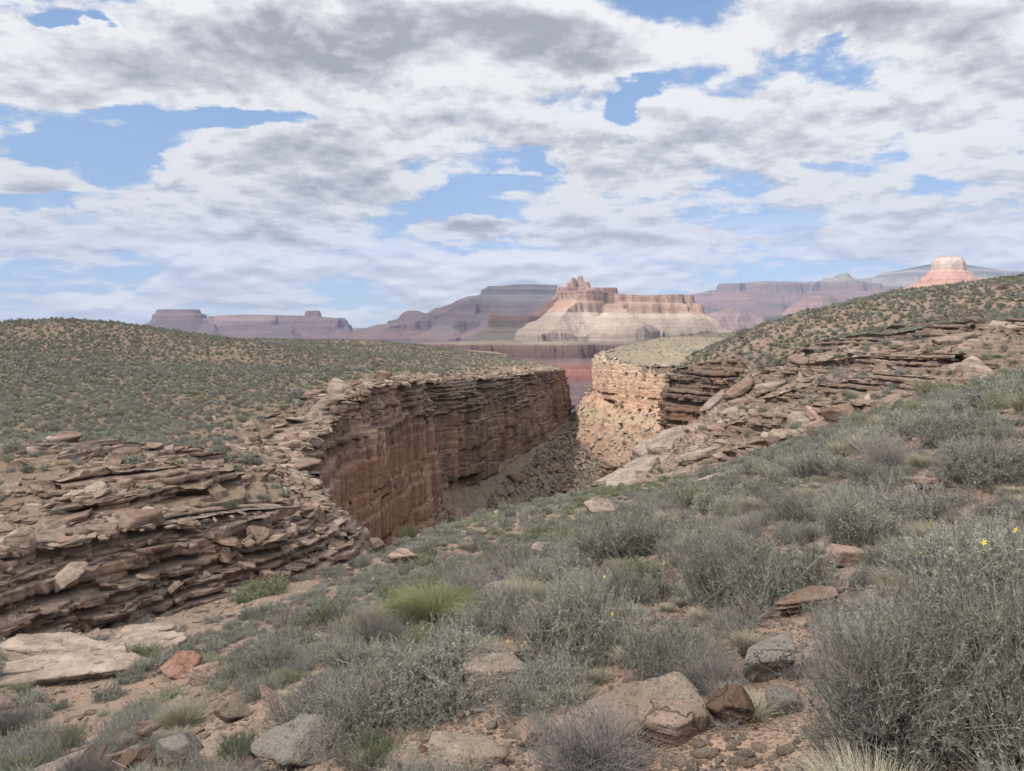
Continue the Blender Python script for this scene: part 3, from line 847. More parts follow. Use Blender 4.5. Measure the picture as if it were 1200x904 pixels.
# dark tower and spired butte behind it
mat = far_material("spire_butte_rock", [(0, (.20, .17, .14)), (.25, (.22, .18, .15)), (.33, (.24, .13, .11)), (.45, (.27, .15, .12)), (.55, (.24, .13, .11)), (.75, (.28, .165, .14)), (.85, (.33, .21, .17)), (1, (.29, .19, .16))], -40, 400, 18, 16, (.15, .09, .08), size=70)
butte("spire_butte", (az(500), az(800)), (3700, 6600), (420, 420),
      [(-60, 40, 1.2), (40, 110, .16), (110, 130, 1.6), (130, 215, .8), (215, 240, .2), (240, 262, 1), (262, 318, .12), (318, 400, .5)],
      [('poly', pl((585, 396, 4000), (680, 396, 4000), (800, 396, 4800), (760, 396, 6200), (560, 396, 6000)), 0),
       ('line', pl((588, 370, 4300), (620, 371, 4300), (650, 369, 4500), (660, 355, 4900)), 45),
       ('line', pl((640, 356, 4900), (655, 345, 5000), (668, 334, 5050)), 10, .9),
       ('line', pl((664, 337, 5050), (712, 338, 5150)), 70),
       ('line', pl((674, 325.5, 5050), (675, 325.5, 5050)), 1, 1.1), ('line', pl((683.5, 323, 5080), (684.5, 323, 5080)), 1, 1.2), ('line', pl((668, 331, 5050), (692, 330, 5080)), 14, 1.1),
       ('line', pl((640, 358, 4900), (610, 384, 4800), (590, 396, 4700)), 10)],
      mat, 0.62, (15, 200), 9, 0.6)
# long ridge left of it
mat_p = far_material("purple_mesa_rock", [(0, (0.166, 0.129, 0.139)), (.2, (0.194, 0.137, 0.139)), (.35, (0.223, 0.144, 0.139)), (.5, (0.180, 0.129, 0.139)), (.62, (0.238, 0.167, 0.156)), (.72, (0.180, 0.137, 0.143)), (.82, (0.259, 0.228, 0.221)), (.9, (0.180, 0.160, 0.164)), (1, (0.202, 0.182, 0.189))], -300, 540, 20, 24, (.13, .09, .09), flat=(.22, .19, .17), size=60)
butte("long_ridge", (az(380), az(700)), (5200, 10500), (460, 460),
      [(-700, -150, 1.1), (-150, -60, .18), (-60, -20, 2.5), (-20, 60, 1.0), (60, 130, .16), (130, 150, 1.5), (150, 215, .5), (215, 235, 1.2), (235, 300, .4), (300, 330, 1.4), (330, 410, .6), (410, 425, 1.2), (425, 480, .16), (480, 500, 1.5), (500, 540, .3)],
      [('line', pl((592, 336, 8200), (612, 334, 8200), (640, 335, 8400)), 110), ('line', pl((592, 342, 8200), (560, 347, 8000), (536, 353, 7800), (515, 361, 7700), (500, 370, 7600)), 60),
       ('line', pl((500, 373, 7600), (489, 367, 7500), (482, 364, 7500), (474, 370, 7400), (462, 378, 7200), (440, 386, 7000), (420, 394, 6800)), 12),
       ('line', pl((640, 339, 8400), (700, 345, 8600)), 60), ('line', pl((560, 360, 8000), (575, 385, 6800)), 20), ('line', pl((515, 370, 7600), (520, 400, 6300)), 20),
       ('poly', pl((420, 404, 6200), (520, 414, 5500), (700, 404, 6000), (700, 395, 9500), (400, 395, 9500)), -62)],
      mat_p, 0.55, (55, 520), 14, 0.6)
# mesa at the left
butte("flat_mesa", (az(100), az(450)), (6400, 11500), (520, 420),
      [(-700, -150, 1.0), (-150, -60, .18), (-60, -30, 1.6), (-30, 40, .9), (40, 100, .14), (100, 118, 1.2), (118, 160, .3), (160, 178, 1.2), (178, 232, .12), (232, 250, 2.0), (250, 300, .3), (300, 320, 1)],
      [('line', pl((198, 363, 9000), (228, 363, 9000)), 100, .8), ('line', pl((198, 372, 9000), (180, 377, 8900), (150, 384, 8800)), 20), ('line', pl((228, 371, 9000), (252, 374, 9000)), 10),
       ('line', pl((262, 371, 9100), (300, 369, 9000), (350, 370.5, 8900), (388, 373, 8800)), 90), ('line', pl((360, 364.5, 8900), (361, 364.5, 8900)), 30, .9),
       ('line', pl((388, 376, 8800), (402, 386, 8600), (420, 398, 8400)), 10), ('line', pl((330, 380, 8800), (335, 405, 7600)), 10), ('line', pl((250, 380, 8800), (240, 405, 7600)), 10)],
      mat_p, 0.5, (42, 420), 21, 0.6)
# far rim on the right
mat_r = far_material("north_rim_rock", [(0, (0.144, 0.099, 0.098)), (.3, (0.187, 0.114, 0.107)), (.45, (0.158, 0.106, 0.107)), (.6, (0.209, 0.129, 0.115)), (.72, (0.173, 0.129, 0.123)), (.80, (0.274, 0.251, 0.221)), (.87, (0.144, 0.144, 0.123)), (.91, (0.259, 0.236, 0.205)), (.955, (0.158, 0.152, 0.131)), (.965, (0.072, 0.091, 0.074)), (1, (0.058, 0.076, 0.057))], -300, 1130, 30, 42, (.13, .10, .10), flat=(.09, .11, .075), size=170)
butte("north_rim", (az(770), az(1330)), (8200, 14300), (620, 420),
      [(-700, 0, 1.0), (0, 120, .2), (120, 220, 1.3), (220, 330, .7), (330, 400, .4), (400, 480, 1.2), (480, 560, .5), (560, 620, 1.0), (620, 740, .14), (740, 830, 1.0), (830, 950, .22), (950, 1180, 1.6)],
      [('line', pl((802, 347, 12500), (830, 341, 12500), (850, 340, 12500)), 80), ('line', pl((866, 333, 11500), (890, 331, 11500), (930, 332.5, 11600), (972, 329, 11600)), 130),
       ('line', pl((976, 327, 11500), (988, 320.5, 11500), (998, 327, 11500)), 60, .35), ('line', pl((998, 331, 11600), (1012, 334, 11800)), 60),
       ('line', pl((1020, 327, 12400), (1045, 319, 12500), (1070, 313, 12700), (1130, 308, 12700), (1200, 304, 12700), (1330, 300, 12700)), 300),
       ('line', pl((880, 340, 11300), (900, 375, 9300)), 15, .5), ('line', pl((960, 340, 11300), (985, 380, 9400)), 15, .5), ('line', pl((840, 350, 12200), (820, 380, 9800)), 15, .5)],
      mat_r, 0.50, (85, 760), 33, 0.55)
# pink shoulders below the rim
mat_k = far_material("pink_butte_rock", [(0, (0.209, 0.137, 0.127)), (.4, (0.230, 0.163, 0.152)), (.7, (0.209, 0.144, 0.135)), (1, (0.245, 0.198, 0.180))], -40, 420, 14, 20, (.26, .13, .11), size=90)
butte("pink_butte", (az(790), az(920)), (6900, 9300), (220, 240),
      [(-400, -60, 1), (-60, 60, .25), (60, 130, 1.2), (130, 200, .5), (200, 420, .8)],
      [('line', pl((838, 366, 8200), (858, 360, 8200), (880, 372, 8200)), 10, .6), ('line', pl((838, 366, 8200), (822, 396, 7500)), 10)], mat_k, 0.5, (40, 300), 41, 0.6)
butte("pink_knoll", (az(915), az(1030)), (6200, 8200), (200, 200),
      [(-300, 100, 1), (100, 200, .8), (200, 300, .5), (300, 420, .8)],
      [('line', pl((946, 352, 7000), (958, 346, 7000), (968, 347, 7000), (990, 356, 7000)), 10, .55)], mat_k, 0.5, (30, 240), 43, 0.6)
# domed temple
mat_t = far_material("domed_temple_rock", [(0, (.33, .18, .14)), (.45, (.35, .19, .15)), (.62, (.37, .22, .175)), (.72, (.38, .29, .235)), (.90, (.42, .35, .29)), (.93, (.30, .22, .19)), (.97, (.26, .20, .17)), (1, (.22, .19, .15))], 250, 630, 8, 16, (.25, .15, .12), size=55, vary=.6)
butte("domed_temple", (az(1000), az(1260)), (4900, 7100), (420, 360),
      [(0, 420, 1), (420, 440, .3), (440, 470, 1.0), (470, 485, .3), (485, 500, .9), (500, 570, .2), (570, 600, .5), (600, 640, 1.3)],
      [('line', pl((1107, 300, 6000), (1115, 300, 6000)), 16, .75), ('line', pl((1097, 318, 6000), (1125, 320, 6000)), 10, .6),
       ('line', pl((1125, 325, 6000), (1160, 327, 6100), (1210, 333, 6200)), 10, .5), ('line', pl((1092, 326, 6000), (1060, 338, 6000)), 10, .55)], mat_t, 0.62, (22, 150), 47, 0.6)
# stub of a peak at the left edge and the blue plateau beyond everything
butte("left_peak", (az(-120), az(40)), (5200, 6800), (160, 160), [(-200, 60, 1), (60, 150, .3), (150, 260, .8)],
      [('line', pl((-60, 352, 6000), (-4, 362, 6000), (1, 365, 6000)), 8, .9), ('line', pl((1, 368, 6000), (14, 376, 6000)), 6, .7)], mat_t, 0.6, (20, 150), 51, 0.6)
mat_b = far_material("distant_plateau_rock", [(0, (.16, .14, .14)), (1, (.12, .13, .12))], 0, 300, 10, 60, size=300)
butte("distant_plateau", (az(-100), az(1250)), (12600, 14300), (500, 70), [(-600, 20, 1), (20, 95, .3), (95, 260, .8)],
      [('poly', [at(0, 384, 13400), at(420, 384, 13300), at(470, 385, 13400), at(900, 384, 13400), at(1200, 380, 13400), at(1200, 380, 15000), at(0, 384, 15000)], 112)], mat_b, 0.4, (60, 1500), 55, 0.5)
# bottom of the river canyon and the land between the buttes, one sheet out to the horizon
def build_basin():
    X, Y, RR = polar(-75, 75, 300, 560, 14300, 300)
    Z = -330 + 90 * fbm2(X / 500, Y / 500, 61, 6) - 120 * np.exp(-((RR - 1500) / 600.0) ** 2)
    Z = Z + sstep(RR, 4500, 6500) * 230 * (0.9 + .1 * fbm2(X / 900, Y / 900, 66, 3))
    V = np.stack([X, Y, Z], -1).reshape(-1, 3)
    m = far_material("river_canyon_rock", [(0, (.13, .10, .10)), (.5, (.18, .13, .12)), (1, (.20, .15, .12))], -480, -60, 20, 30, size=80)
    link("river_canyon", make_mesh("river_canyon", V, grid_faces(*X.shape)[:, ::-1].astype(np.int32), m), kind='structure')
build_basin()

# ------------------------------------------------------------------ air
def build_haze():
    z0, z1, r0, r1 = -700.0, 1700.0, -3000.0, 14800.0
    x = 13500.0
    V = [(sx * x, y, z) for sx in (-1, 1) for y in (r0, r1) for z in (z0, z1)]
    F = [(0, 1, 3, 2), (4, 6, 7, 5), (0, 4, 5, 1), (2, 3, 7, 6), (0, 2, 6, 4), (1, 5, 7, 3)]
    me = bpy.data.meshes.new("haze"); me.from_pydata(V, [], F)
    m = bpy.data.materials.new("haze"); m.use_nodes = True; n = NT(m.node_tree); n.n.clear()
    v = n.node('ShaderNodeVolumePrincipled'); o = n.node('ShaderNodeOutputMaterial')
    v.inputs['Color'].default_value = (0.52, 0.65, 1.0, 1)
    v.inputs['Density'].default_value = 5.2e-5
    v.inputs['Anisotropy'].default_value = 0.0
    n.l.new(v.outputs[0], o.inputs['Volume'])
    me.materials.append(m)
    link("haze", me, kind='stuff')
build_haze()
# ------------------------------------------------------------------ plants
def leaf_mat(name, c0, c1, c2, rough=0.8, trans=0.18):
    m, n, b = new_mat(name)
    oi = n.node('ShaderNodeObjectInfo').outputs['Random']
    P = n.node('ShaderNodeTexCoord').outputs['Object']
    big = n.noise(P, 2.2, 3, 0.6)
    fine = n.noise(P, 40, 2, 0.6)
    col = n.mix(n.smooth(oi, 0.1, 0.9), c0, c1)
    col = n.mix(n.math('MULTIPLY', n.smooth(big, 0.42, 0.66), 0.8), col, c2)
    col = n.vmath('SCALE', col, scale=n.math('ADD', n.math('MULTIPLY', n.math('FRACT', n.math('MULTIPLY', oi, 7.31)), .42), .76))
    col = n.mix(0.75, col, n.ramp(fine, [(0.3, 0.30), (0.7, 0.72)]), 'OVERLAY')
    n.put(b.inputs['Base Color'], col)
    b.inputs['Roughness'].default_value = rough
    if trans:
        t = n.node('ShaderNodeBsdfTranslucent'); n.put(t.inputs[0], col)
        mx = n.node('ShaderNodeMixShader'); mx.inputs[0].default_value = trans
        n.l.new(b.outputs[0], mx.inputs[1]); n.l.new(t.outputs[0], mx.inputs[2])
        o = [q for q in n.n if q.type == 'OUTPUT_MATERIAL'][0]
        n.l.new(mx.outputs[0], o.inputs['Surface'])
    return m

M_bb = leaf_mat("blackbrush_leaves", (.30, .305, .235), (.36, .355, .295), (.23, .225, .19))
M_gr = leaf_mat("green_leaves", (.215, .24, .135), (.25, .27, .16), (.17, .185, .115))
M_ol = leaf_mat("olive_leaves", (.29, .295, .165), (.33, .32, .20), (.22, .23, .145))
M_gs = leaf_mat("dry_grass", (.45, .42, .31), (.42, .395, .29), (.33, .31, .23))
M_yg = leaf_mat("fresh_grass", (.36, .37, .19), (.40, .40, .22), (.28, .29, .16))
M_yu = leaf_mat("yucca_leaves", (.17, .21, .10), (.20, .23, .11), (.25, .25, .12))
M_tw = leaf_mat("grey_twigs", (.27, .24, .22), (.33, .30, .28), (.16, .13, .12), trans=0)
M_pt = leaf_mat("dead_twigs", (.40, .36, .345), (.35, .315, .30), (.26, .225, .215), trans=0)
M_fl = leaf_mat("yellow_petals", (.75, .55, .05), (.75, .60, .08), (.7, .5, .05), trans=0)

def unit(v): return v / (np.linalg.norm(v, axis=-1, keepdims=True) + 1e-9)

def blades(base, axis, length, width, rng, curl=None):
    """one slender triangle per leaf"""
    n = len(base)
    s = unit(np.cross(axis, rng.normal(size=(n, 3))))
    w = (width * rng.uniform(.7, 1.3, n))[:, None]; L = (length * rng.uniform(.6, 1.3, n))[:, None]
    a = base - s * w * .5; b = base + s * w * .5; c = base + axis * L
    V = np.stack([a, b, c], 1).reshape(-1, 3)
    F = np.arange(3 * n).reshape(-1, 3)
    return V, F

def ribbons(P, w0, w1, rng):
    """paths P (n, m, 3) -> crossed tapering ribbons of quads, returned as triangles"""
    n, m, _ = P.shape
    out_v, out_f, o = [], [], 0
    ax = unit(P[:, -1] - P[:, 0])
    s1 = unit(np.cross(ax, rng.normal(size=(n, 3)))); s2 = unit(np.cross(ax, s1))
    w = np.linspace(1, 0, m)[None, :, None] * (w0 - w1)[:, None, None] + w1
    for s in (s1, s2):
        A = P - s[:, None] * w * .5; B = P + s[:, None] * w * .5
        V = np.stack([A, B], 2).reshape(-1, 3)
        i = (np.arange(n)[:, None] * m + np.arange(m - 1)[None]).ravel() * 2
        F = np.concatenate([np.stack([i, i + 1, i + 3], 1), np.stack([i, i + 3, i + 2], 1)])
        out_v.append(V); out_f.append(F + o); o += len(V)
    return np.concatenate(out_v), np.concatenate(out_f)

def crown_dirs(n, rng, low=-0.12):
    z = rng.uniform(low, 1, n); a = rng.uniform(0, 2 * np.pi, n); r = np.sqrt(1 - z * z)
    return np.stack([r * np.cos(a), r * np.sin(a), z], 1)

def shrub_geo(seed, ntw, nlf, leaf, wid, rad=0.5, hgt=0.42, tw_len=0.22, up=0.55, airy=0.0, lumps=0.22, stems=46, twig_w=.004):
    """returns foliage (V, F) and branches (V, F): ntw twigs at the crown surface with nlf leaves each, stems from the root"""
    rng = np.random.RandomState(seed)
    d = crown_dirs(ntw, rng)
    lump = 1 + lumps * fbm3(d[:, 0] * 1.8, d[:, 1] * 1.8, d[:, 2] * 1.8, seed, 3) * 1.8
    sc = np.array([rad, rad, hgt])
    depth = (0.35 + 0.65 * rng.uniform(0, 1, ntw) ** (0.6))
    nl = 7
    la_ = np.arange(nl) * 2 * np.pi / (nl - 1) + rng.uniform(-.5, .5, nl); lr = rad * rng.uniform(.38, .62, nl); lr[0] = 0
    lc = np.stack([lr * np.cos(la_), lr * np.sin(la_), hgt * rng.uniform(.05, .42, nl)], 1); ls = rng.uniform(.42, .66, nl)
    k_ = rng.randint(0, nl, ntw)
    tip = lc[k_] + d * sc * (ls[k_] * lump * depth)[:, None] * rng.uniform(.85, 1.28, ntw)[:, None]
    tip[:, 2] = np.maximum(tip[:, 2], .03) 
    ax = unit(d * np.array([1, 1, .7]) + np.array([0, 0, up]) + rng.normal(0, .38, (ntw, 3)))
    tl = tw_len * rng.uniform(.6, 1.3, ntw)
    base = tip - ax * tl[:, None]
    t = rng.uniform(0.05, 1, (ntw, nlf))
    bend = rng.normal(0, .10, (ntw, 3)) * tl[:, None]
    pos = base[:, None] + (tip - base)[:, None] * t[..., None] + bend[:, None] * (t * (1 - t) * 4)[..., None]
    la = unit(ax[:, None] * 0.9 + rng.normal(0, .62, (ntw, nlf, 3)))
    V, F = blades(pos.reshape(-1, 3), la.reshape(-1, 3), leaf, wid, rng)
    # woody stems
    k = rng.randint(0, ntw, stems)
    tt = np.linspace(0, 1, 6)[None, :, None]
    root = rng.normal(0, rad * .10, (stems, 3)); root[:, 2] = -0.05
    mid = (root + tip[k]) / 2 + rng.normal(0, rad * .10, (stems, 3)); mid[:, 2] *= .8
    Pm = (1 - tt) ** 2 * root[:, None] + 2 * tt * (1 - tt) * mid[:, None] + tt ** 2 * (tip[k] * 1.02)[:, None]
    Pm += rng.normal(0, .008, Pm.shape)
    bv, bf = ribbons(Pm, np.full(stems, .016 * rad / .5), .003, rng)
    if twig_w:
        tp = base[:, None] + (tip - base)[:, None] * np.linspace(-.4, 1.16, 4)[None, :, None]
        v2, f2 = ribbons(tp, np.full(ntw, twig_w), .0012, rng)
        return (V, F), (np.concatenate([bv, v2]), np.concatenate([bf, f2 + len(bv)]))
    return (V, F), (bv, bf)

def bare_geo(seed, stems=60, rad=.5, hgt=.5, w=.007, subs=7):
    """leafless shrub: branching twigs"""
    rng = np.random.RandomState(seed)
    d = crown_dirs(stems, rng, 0.02); L = rng.uniform(.6, 1.1, stems)
    tt = np.linspace(0, 1, 6)[None, :, None]
    tip = d * np.array([rad, rad, hgt]) * L[:, None]
    root = rng.normal(0, rad * .07, (stems, 3)); root[:, 2] = -.04
    P = root[:, None] * (1 - tt) + tip[:, None] * tt + rng.normal(0, .02, (stems, 6, 3)) * tt
    P[:, :, 2] += (np.sin(tt[..., 0] * np.pi) * .05)
    v, f = ribbons(P, np.full(stems, w), .0022, rng)
    vs, fs = [v], [f]; o = len(v)
    cur = P; ww = w * .55; ln = .42
    for lev in range(2):
        n0 = cur.shape[0]; k = rng.randint(0, n0, n0 * (subs if lev == 0 else 3)); j = rng.randint(1, cur.shape[1], len(k))
        st = cur[k, j]; ax = unit(unit(cur[k, -1] - cur[k, 0]) + rng.normal(0, .55, (len(k), 3)) + np.array([0, 0, .15]))
        l = ln * rad * rng.uniform(.5, 1.2, len(k))
        t4 = np.linspace(0, 1, 4)[None, :, None]
        Q = st[:, None] + ax[:, None] * l[:, None, None] * t4 + rng.normal(0, .012, (len(k), 4, 3)) * t4
        v, f = ribbons(Q, np.full(len(k), ww), .0014, rng)
        vs.append(v); fs.append(f + o); o += len(v)
        cur = Q; ww *= .6; ln *= .5
    return np.concatenate(vs), np.concatenate(fs)

def grass_geo(seed, n=900, rad=.35, hgt=.42, w=.005, droop=.5):
    rng = np.random.RandomState(seed)
    a = rng.uniform(0, 2 * np.pi, n); r0 = rad * .35 * np.sqrt(rng.uniform(0, 1, n))
    root = np.stack([r0 * np.cos(a), r0 * np.sin(a), np.full(n, -.02)], 1)
    a2 = a + rng.normal(0, .6, n); rr = rad * rng.uniform(.2, 1.0, n) ; L = hgt * rng.uniform(.55, 1.15, n)
    tt = np.linspace(0, 1, 4)[None, :]
    x = root[:, 0:1] + np.cos(a2)[:, None] * rr[:, None] * tt ** 1.6
    y = root[:, 1:2] + np.sin(a2)[:, None] * rr[:, None] * tt ** 1.6
    z = root[:, 2:3] + L[:, None] * (tt - droop * .35 * tt ** 3)
    return ribbons(np.stack([x, y, z], -1), np.full(n, w), .001, rng)

def yucca_geo(seed, n=70, rad=.32, w=.022):
    rng = np.random.RandomState(seed)
    d = crown_dirs(n, rng, .05)
    tt = np.linspace(0, 1, 4)[None, :, None]
    P = d[:, None] * rad * rng.uniform(.8, 1.1, n)[:, None, None] * tt
    P[:, :, 2] -= .03 * tt[..., 0] ** 2
    return ribbons(P, np.full(n, w), .001, rng)

def tri_mesh(name, VF, mat):
    return make_mesh(name, VF[0], VF[1].astype(np.int32), mat, smooth=False)

# library of plant meshes: kind -> level -> list of (foliage mesh, branch mesh)
LIB = {}
def lib_shrub(kind, mat, seeds, near, mid, bm=M_tw, **kw):
    L = {0: [], 1: []}
    for s in seeds:
        f, b = shrub_geo(s, *near, **kw)
        L[0].append((tri_mesh(kind + "_foliage", f, mat), tri_mesh(kind + "_branches", b, bm)))
        f, b = shrub_geo(s + 50, *mid, **dict(kw, stems=24, twig_w=.006))
        L[1].append((tri_mesh(kind + "_foliage", f, mat), tri_mesh(kind + "_branches", b, bm)))
    LIB[kind] = L
lib_shrub('blackbrush', M_bb, (1, 2, 3, 4), (1150, 46, .019, .0042), (330, 24, .045, .012))
lib_shrub('green', M_gr, (11, 12), (520, 60, .024, .006), (260, 22, .05, .014), up=.9, hgt=.5, lumps=.3)
lib_shrub('olive', M_ol, (21, 22), (800, 50, .030, .0036), (320, 20, .06, .009), up=1.3, hgt=.42, tw_len=.30)
LIB['bare'] = {0: [(None, tri_mesh("bare_branches", bare_geo(31, 170, subs=9), M_pt)), (None, tri_mesh("bare_branches", bare_geo(32, 170, subs=9), M_tw))], 1: [(None, tri_mesh("bare_branches", bare_geo(33, 40, w=.014, subs=5), M_tw))]}
LIB['pale_grass'] = {0: [(tri_mesh("grass_blades", grass_geo(41, 1500), M_gs), None)], 1: [(tri_mesh("grass_blades", grass_geo(42, 500, w=.012), M_gs), None)]}
LIB['fresh_grass'] = {0: [(tri_mesh("grass_blades", grass_geo(43, 2600, rad=.5, hgt=.42, w=.005, droop=1.0), M_yg), None)], 1: [(tri_mesh("grass_blades", grass_geo(44, 600, w=.012), M_yg), None)]}
LIB['yucca'] = {0: [(tri_mesh("yucca_leaves", yucca_geo(45), M_yu), None)], 1: [(tri_mesh("yucca_leaves", yucca_geo(46, 40, w=.03), M_yu), None)]}
FAR = []
for s in (61, 62, 63):
    f, b = shrub_geo(s, 150, 9, .085, .03, stems=6, twig_w=0, tw_len=.14, rad=.42, hgt=.58)
    FAR.append(tri_mesh("far_shrub", f, M_bb))
f, b = shrub_geo(64, 110, 9, .11, .035, stems=6, twig_w=0, tw_len=.16); FAR.append(tri_mesh("far_shrub", f, M_ol))
f, b = shrub_geo(68, 110, 8, .11, .038, stems=6, twig_w=0, tw_len=.16); FAR.append(tri_mesh("far_shrub", f, M_gr))
TINY = []
for s in (65, 66):
    f, b = shrub_geo(s, 56, 4, .17, .11, stems=4, twig_w=0, tw_len=.10, lumps=.2, rad=.38, hgt=.66)
    TINY.append(tri_mesh("distant_shrub", f, M_bb))
f, b = shrub_geo(67, 56, 4, .17, .11, stems=4, twig_w=0, tw_len=.10, rad=.38, hgt=.6); TINY.append(tri_mesh("distant_shrub", f, M_ol))
# ------------------------------------------------------------------ rocks
import bmesh
def ico(sub):
    bm = bmesh.new(); bmesh.ops.create_icosphere(bm, subdivisions=sub, radius=1.0)
    V = np.array([v.co[:] for v in bm.verts]); F = np.array([[v.index for v in f.verts] for f in bm.faces]); bm.free()
    return V, F
ICO = {k: ico(k) for k in (1, 2, 4, 5)}

def rock_geo(seed, sub=5, sc=(1, .8, .6), planes=16, sharp=22, nz=.05, layers=0.0, flat=False):
    """angular boulder: a rounded intersection of half-spaces with weathering noise; layers > 0 cuts bedding grooves"""
    rng = np.random.RandomState(seed)
    V, F = ICO[sub]
    N = unit(rng.normal(size=(planes, 3))); h = rng.uniform(.62, 1.0, planes)
    if flat:
        N = np.concatenate([N * np.array([1, 1, .25]), [[.05, .03, 1], [0.02, -.04, -1]]]); N = unit(N); h = np.r_[h, .62, .62]
    q = np.maximum((V @ N.T) / h, 1e-3)
    r = 1.0 / (np.power(q, sharp).sum(1)) ** (1 / sharp)
    P = V * r[:, None]
    if layers:
        zq = P[:, 2] * layers + .35 * fbm3(P[:, 0], P[:, 1], P[:, 2] * .5, seed + 4, 3)
        k = cell1(zq, seed + 5); fr = zq - np.floor(zq)
        gr = np.exp(-((fr - .5) * 2) ** 8 * 3) 
        P[:, :2] *= (1 + .10 * k + .05 * gr)[:, None] - .02
    lo, hi = P.min(0), P.max(0)
    P = (P - (lo + hi) / 2) / (hi - lo) * 2
    P *= np.array(sc)
    P += (V * (nz * fbm3(P[:, 0] * 3, P[:, 1] * 3, P[:, 2] * 3, seed + 7, 5, .6) * 1.6)[:, None])
    return P, F

def rock_material(name, c0, c1, c2, spot, scale=1.0, bed=0.0, bump=.045):
    m, n, b = new_mat(name)
    P = n.node('ShaderNodeTexCoord').outputs['Object']
    oi = n.node('ShaderNodeObjectInfo').outputs['Random']
    Po = n.vmath('ADD', P, n.comb(n.math('MULTIPLY', oi, 37.0), n.math('MULTIPLY', oi, 91.0), 0.0))
    a = n.noise(Po, 2.0 * scale, 5, .65, .3); c = n.noise(Po, 9 * scale, 6, .7); s = n.noise(Po, 28 * scale, 3, .6)
    col = n.mix(n.smooth(a, .38, .62), c0, c1)
    col = n.mix(n.math('MULTIPLY', n.smooth(c, .48, .68), .65), col, c2)
    col = n.mix(n.math('MULTIPLY', n.smooth(s, .60, .70), .55), col, spot)
    tone = n.math('ADD', n.math('MULTIPLY', oi, .34), .83)
    col = n.vmath('SCALE', col, scale=tone)
    wq = n.vmath('ADD', Po, n.vmath('SCALE', n.noise(Po, 4 * scale, 3, .6, out='Color'), scale=.35))
    ve = n.voronoi(wq, 1.6 * scale, 'DISTANCE_TO_EDGE'); crk = n.smooth(ve, .0, .016)
    gate = n.smooth(n.noise(Po, 1.3, 2, .5), .50, .62)
    crk = n.math('SUBTRACT', 1.0, n.math('MULTIPLY', n.math('SUBTRACT', 1.0, crk), gate))
    col = n.mix(n.math('MULTIPLY', n.math('SUBTRACT', 1.0, crk), .7), col, tuple(q * .35 for q in c2))
    pit = n.voronoi(Po, 30 * scale, 'F1'); pm = n.smooth(pit, .12, .3)
    h = n.math('ADD', c, n.math('MULTIPLY', n.noise(Po, 3.5 * scale, 7, .7), 1.8))
    h = n.math('ADD', h, n.math('ADD', n.math('MULTIPLY', crk, .35), n.math('MULTIPLY', pm, .25)))
    if bed:
        z = n.sep(Po)
        bb_ = n.noise(n.comb(n.math('MULTIPLY', z[0], .8), n.math('MULTIPLY', z[1], .8), n.math('MULTIPLY', z[2], bed)), 1.0, 5, .6)
        col = n.mix(.75, col, n.ramp(bb_, [(.36, .27), (.5, .5), (.64, .68)]), 'OVERLAY')
        h = n.math('ADD', h, n.math('MULTIPLY', bb_, 2.0))
    n.put(b.inputs['Base Color'], col)
    n.put(b.inputs['Normal'], n.bump(h, bump, 1.0))
    return m
RM = {
 'tan': rock_material("tan_limestone", (.215, .17, .13), (.265, .215, .17), (.13, .10, .08), (.34, .30, .26)),
 'grey': rock_material("grey_limestone", (.18, .155, .135), (.22, .195, .17), (.12, .10, .085), (.30, .28, .25)),
 'pink': rock_material("pink_sandstone", (.27, .19, .15), (.32, .235, .19), (.19, .125, .095), (.38, .31, .26), bed=9),
 'rust': rock_material("rusty_sandstone", (.27, .145, .10), (.31, .19, .14), (.16, .09, .065), (.38, .27, .21)),
 'dark': rock_material("dark_varnished_rock", (.095, .065, .05), (.14, .085, .06), (.06, .045, .038), (.2, .13, .09)),
 'ledge': rock_material("weathered_ledge_sandstone", (.27, .205, .16), (.33, .26, .21), (.15, .105, .08), (.38, .31, .25), scale=.6, bed=14, bump=.05),
 'pale': rock_material("pale_shelf_sandstone", (.30, .235, .19), (.35, .28, .23), (.19, .14, .11), (.40, .34, .29), scale=.6, bed=6, bump=.05),
 'chip': rock_material("light_chips", (.36, .29, .235), (.41, .33, .27), (.27, .20, .16), (.46, .41, .35)),
 'chip_pink': rock_material("pink_chips", (.38, .26, .20), (.42, .31, .25), (.28, .18, .14), (.46, .37, .3)),
 'chip_grey': rock_material("grey_chips", (.30, .265, .235), (.35, .31, .28), (.22, .19, .165), (.42, .39, .35)),
 'brown': rock_material("brown_ledge_sandstone", (.20, .135, .10), (.25, .175, .135), (.12, .08, .06), (.3, .22, .17), scale=.6, bed=14, bump=.05),
}
def rock_mesh(name, seed, mat, sub=5, **kw):
    P, F = rock_geo(seed, sub, **kw)
    me = make_mesh(name, P, F.astype(np.int32), RM[mat], smooth=True)
    return me
# ------------------------------------------------------------------ placing things by where they stand
def ray_hit(u, v, zf=ground_z, d0=1.2, d1=170):
    ds = np.geomspace(d0, d1, 900)
    p = at(u, v, 1.0)
    x, y, z = p[0] * ds, ds, p[2] * ds
    g_ = zf(x, y)
    k = np.argmax(z < g_)
    if z[k] >= g_[k]: k = len(ds) - 1
    return np.array((x[k], y[k], g_[k]))

THINGS = []       # (root, kind noun, description, u, v, landmark name or None)
rngp = random.Random(7)

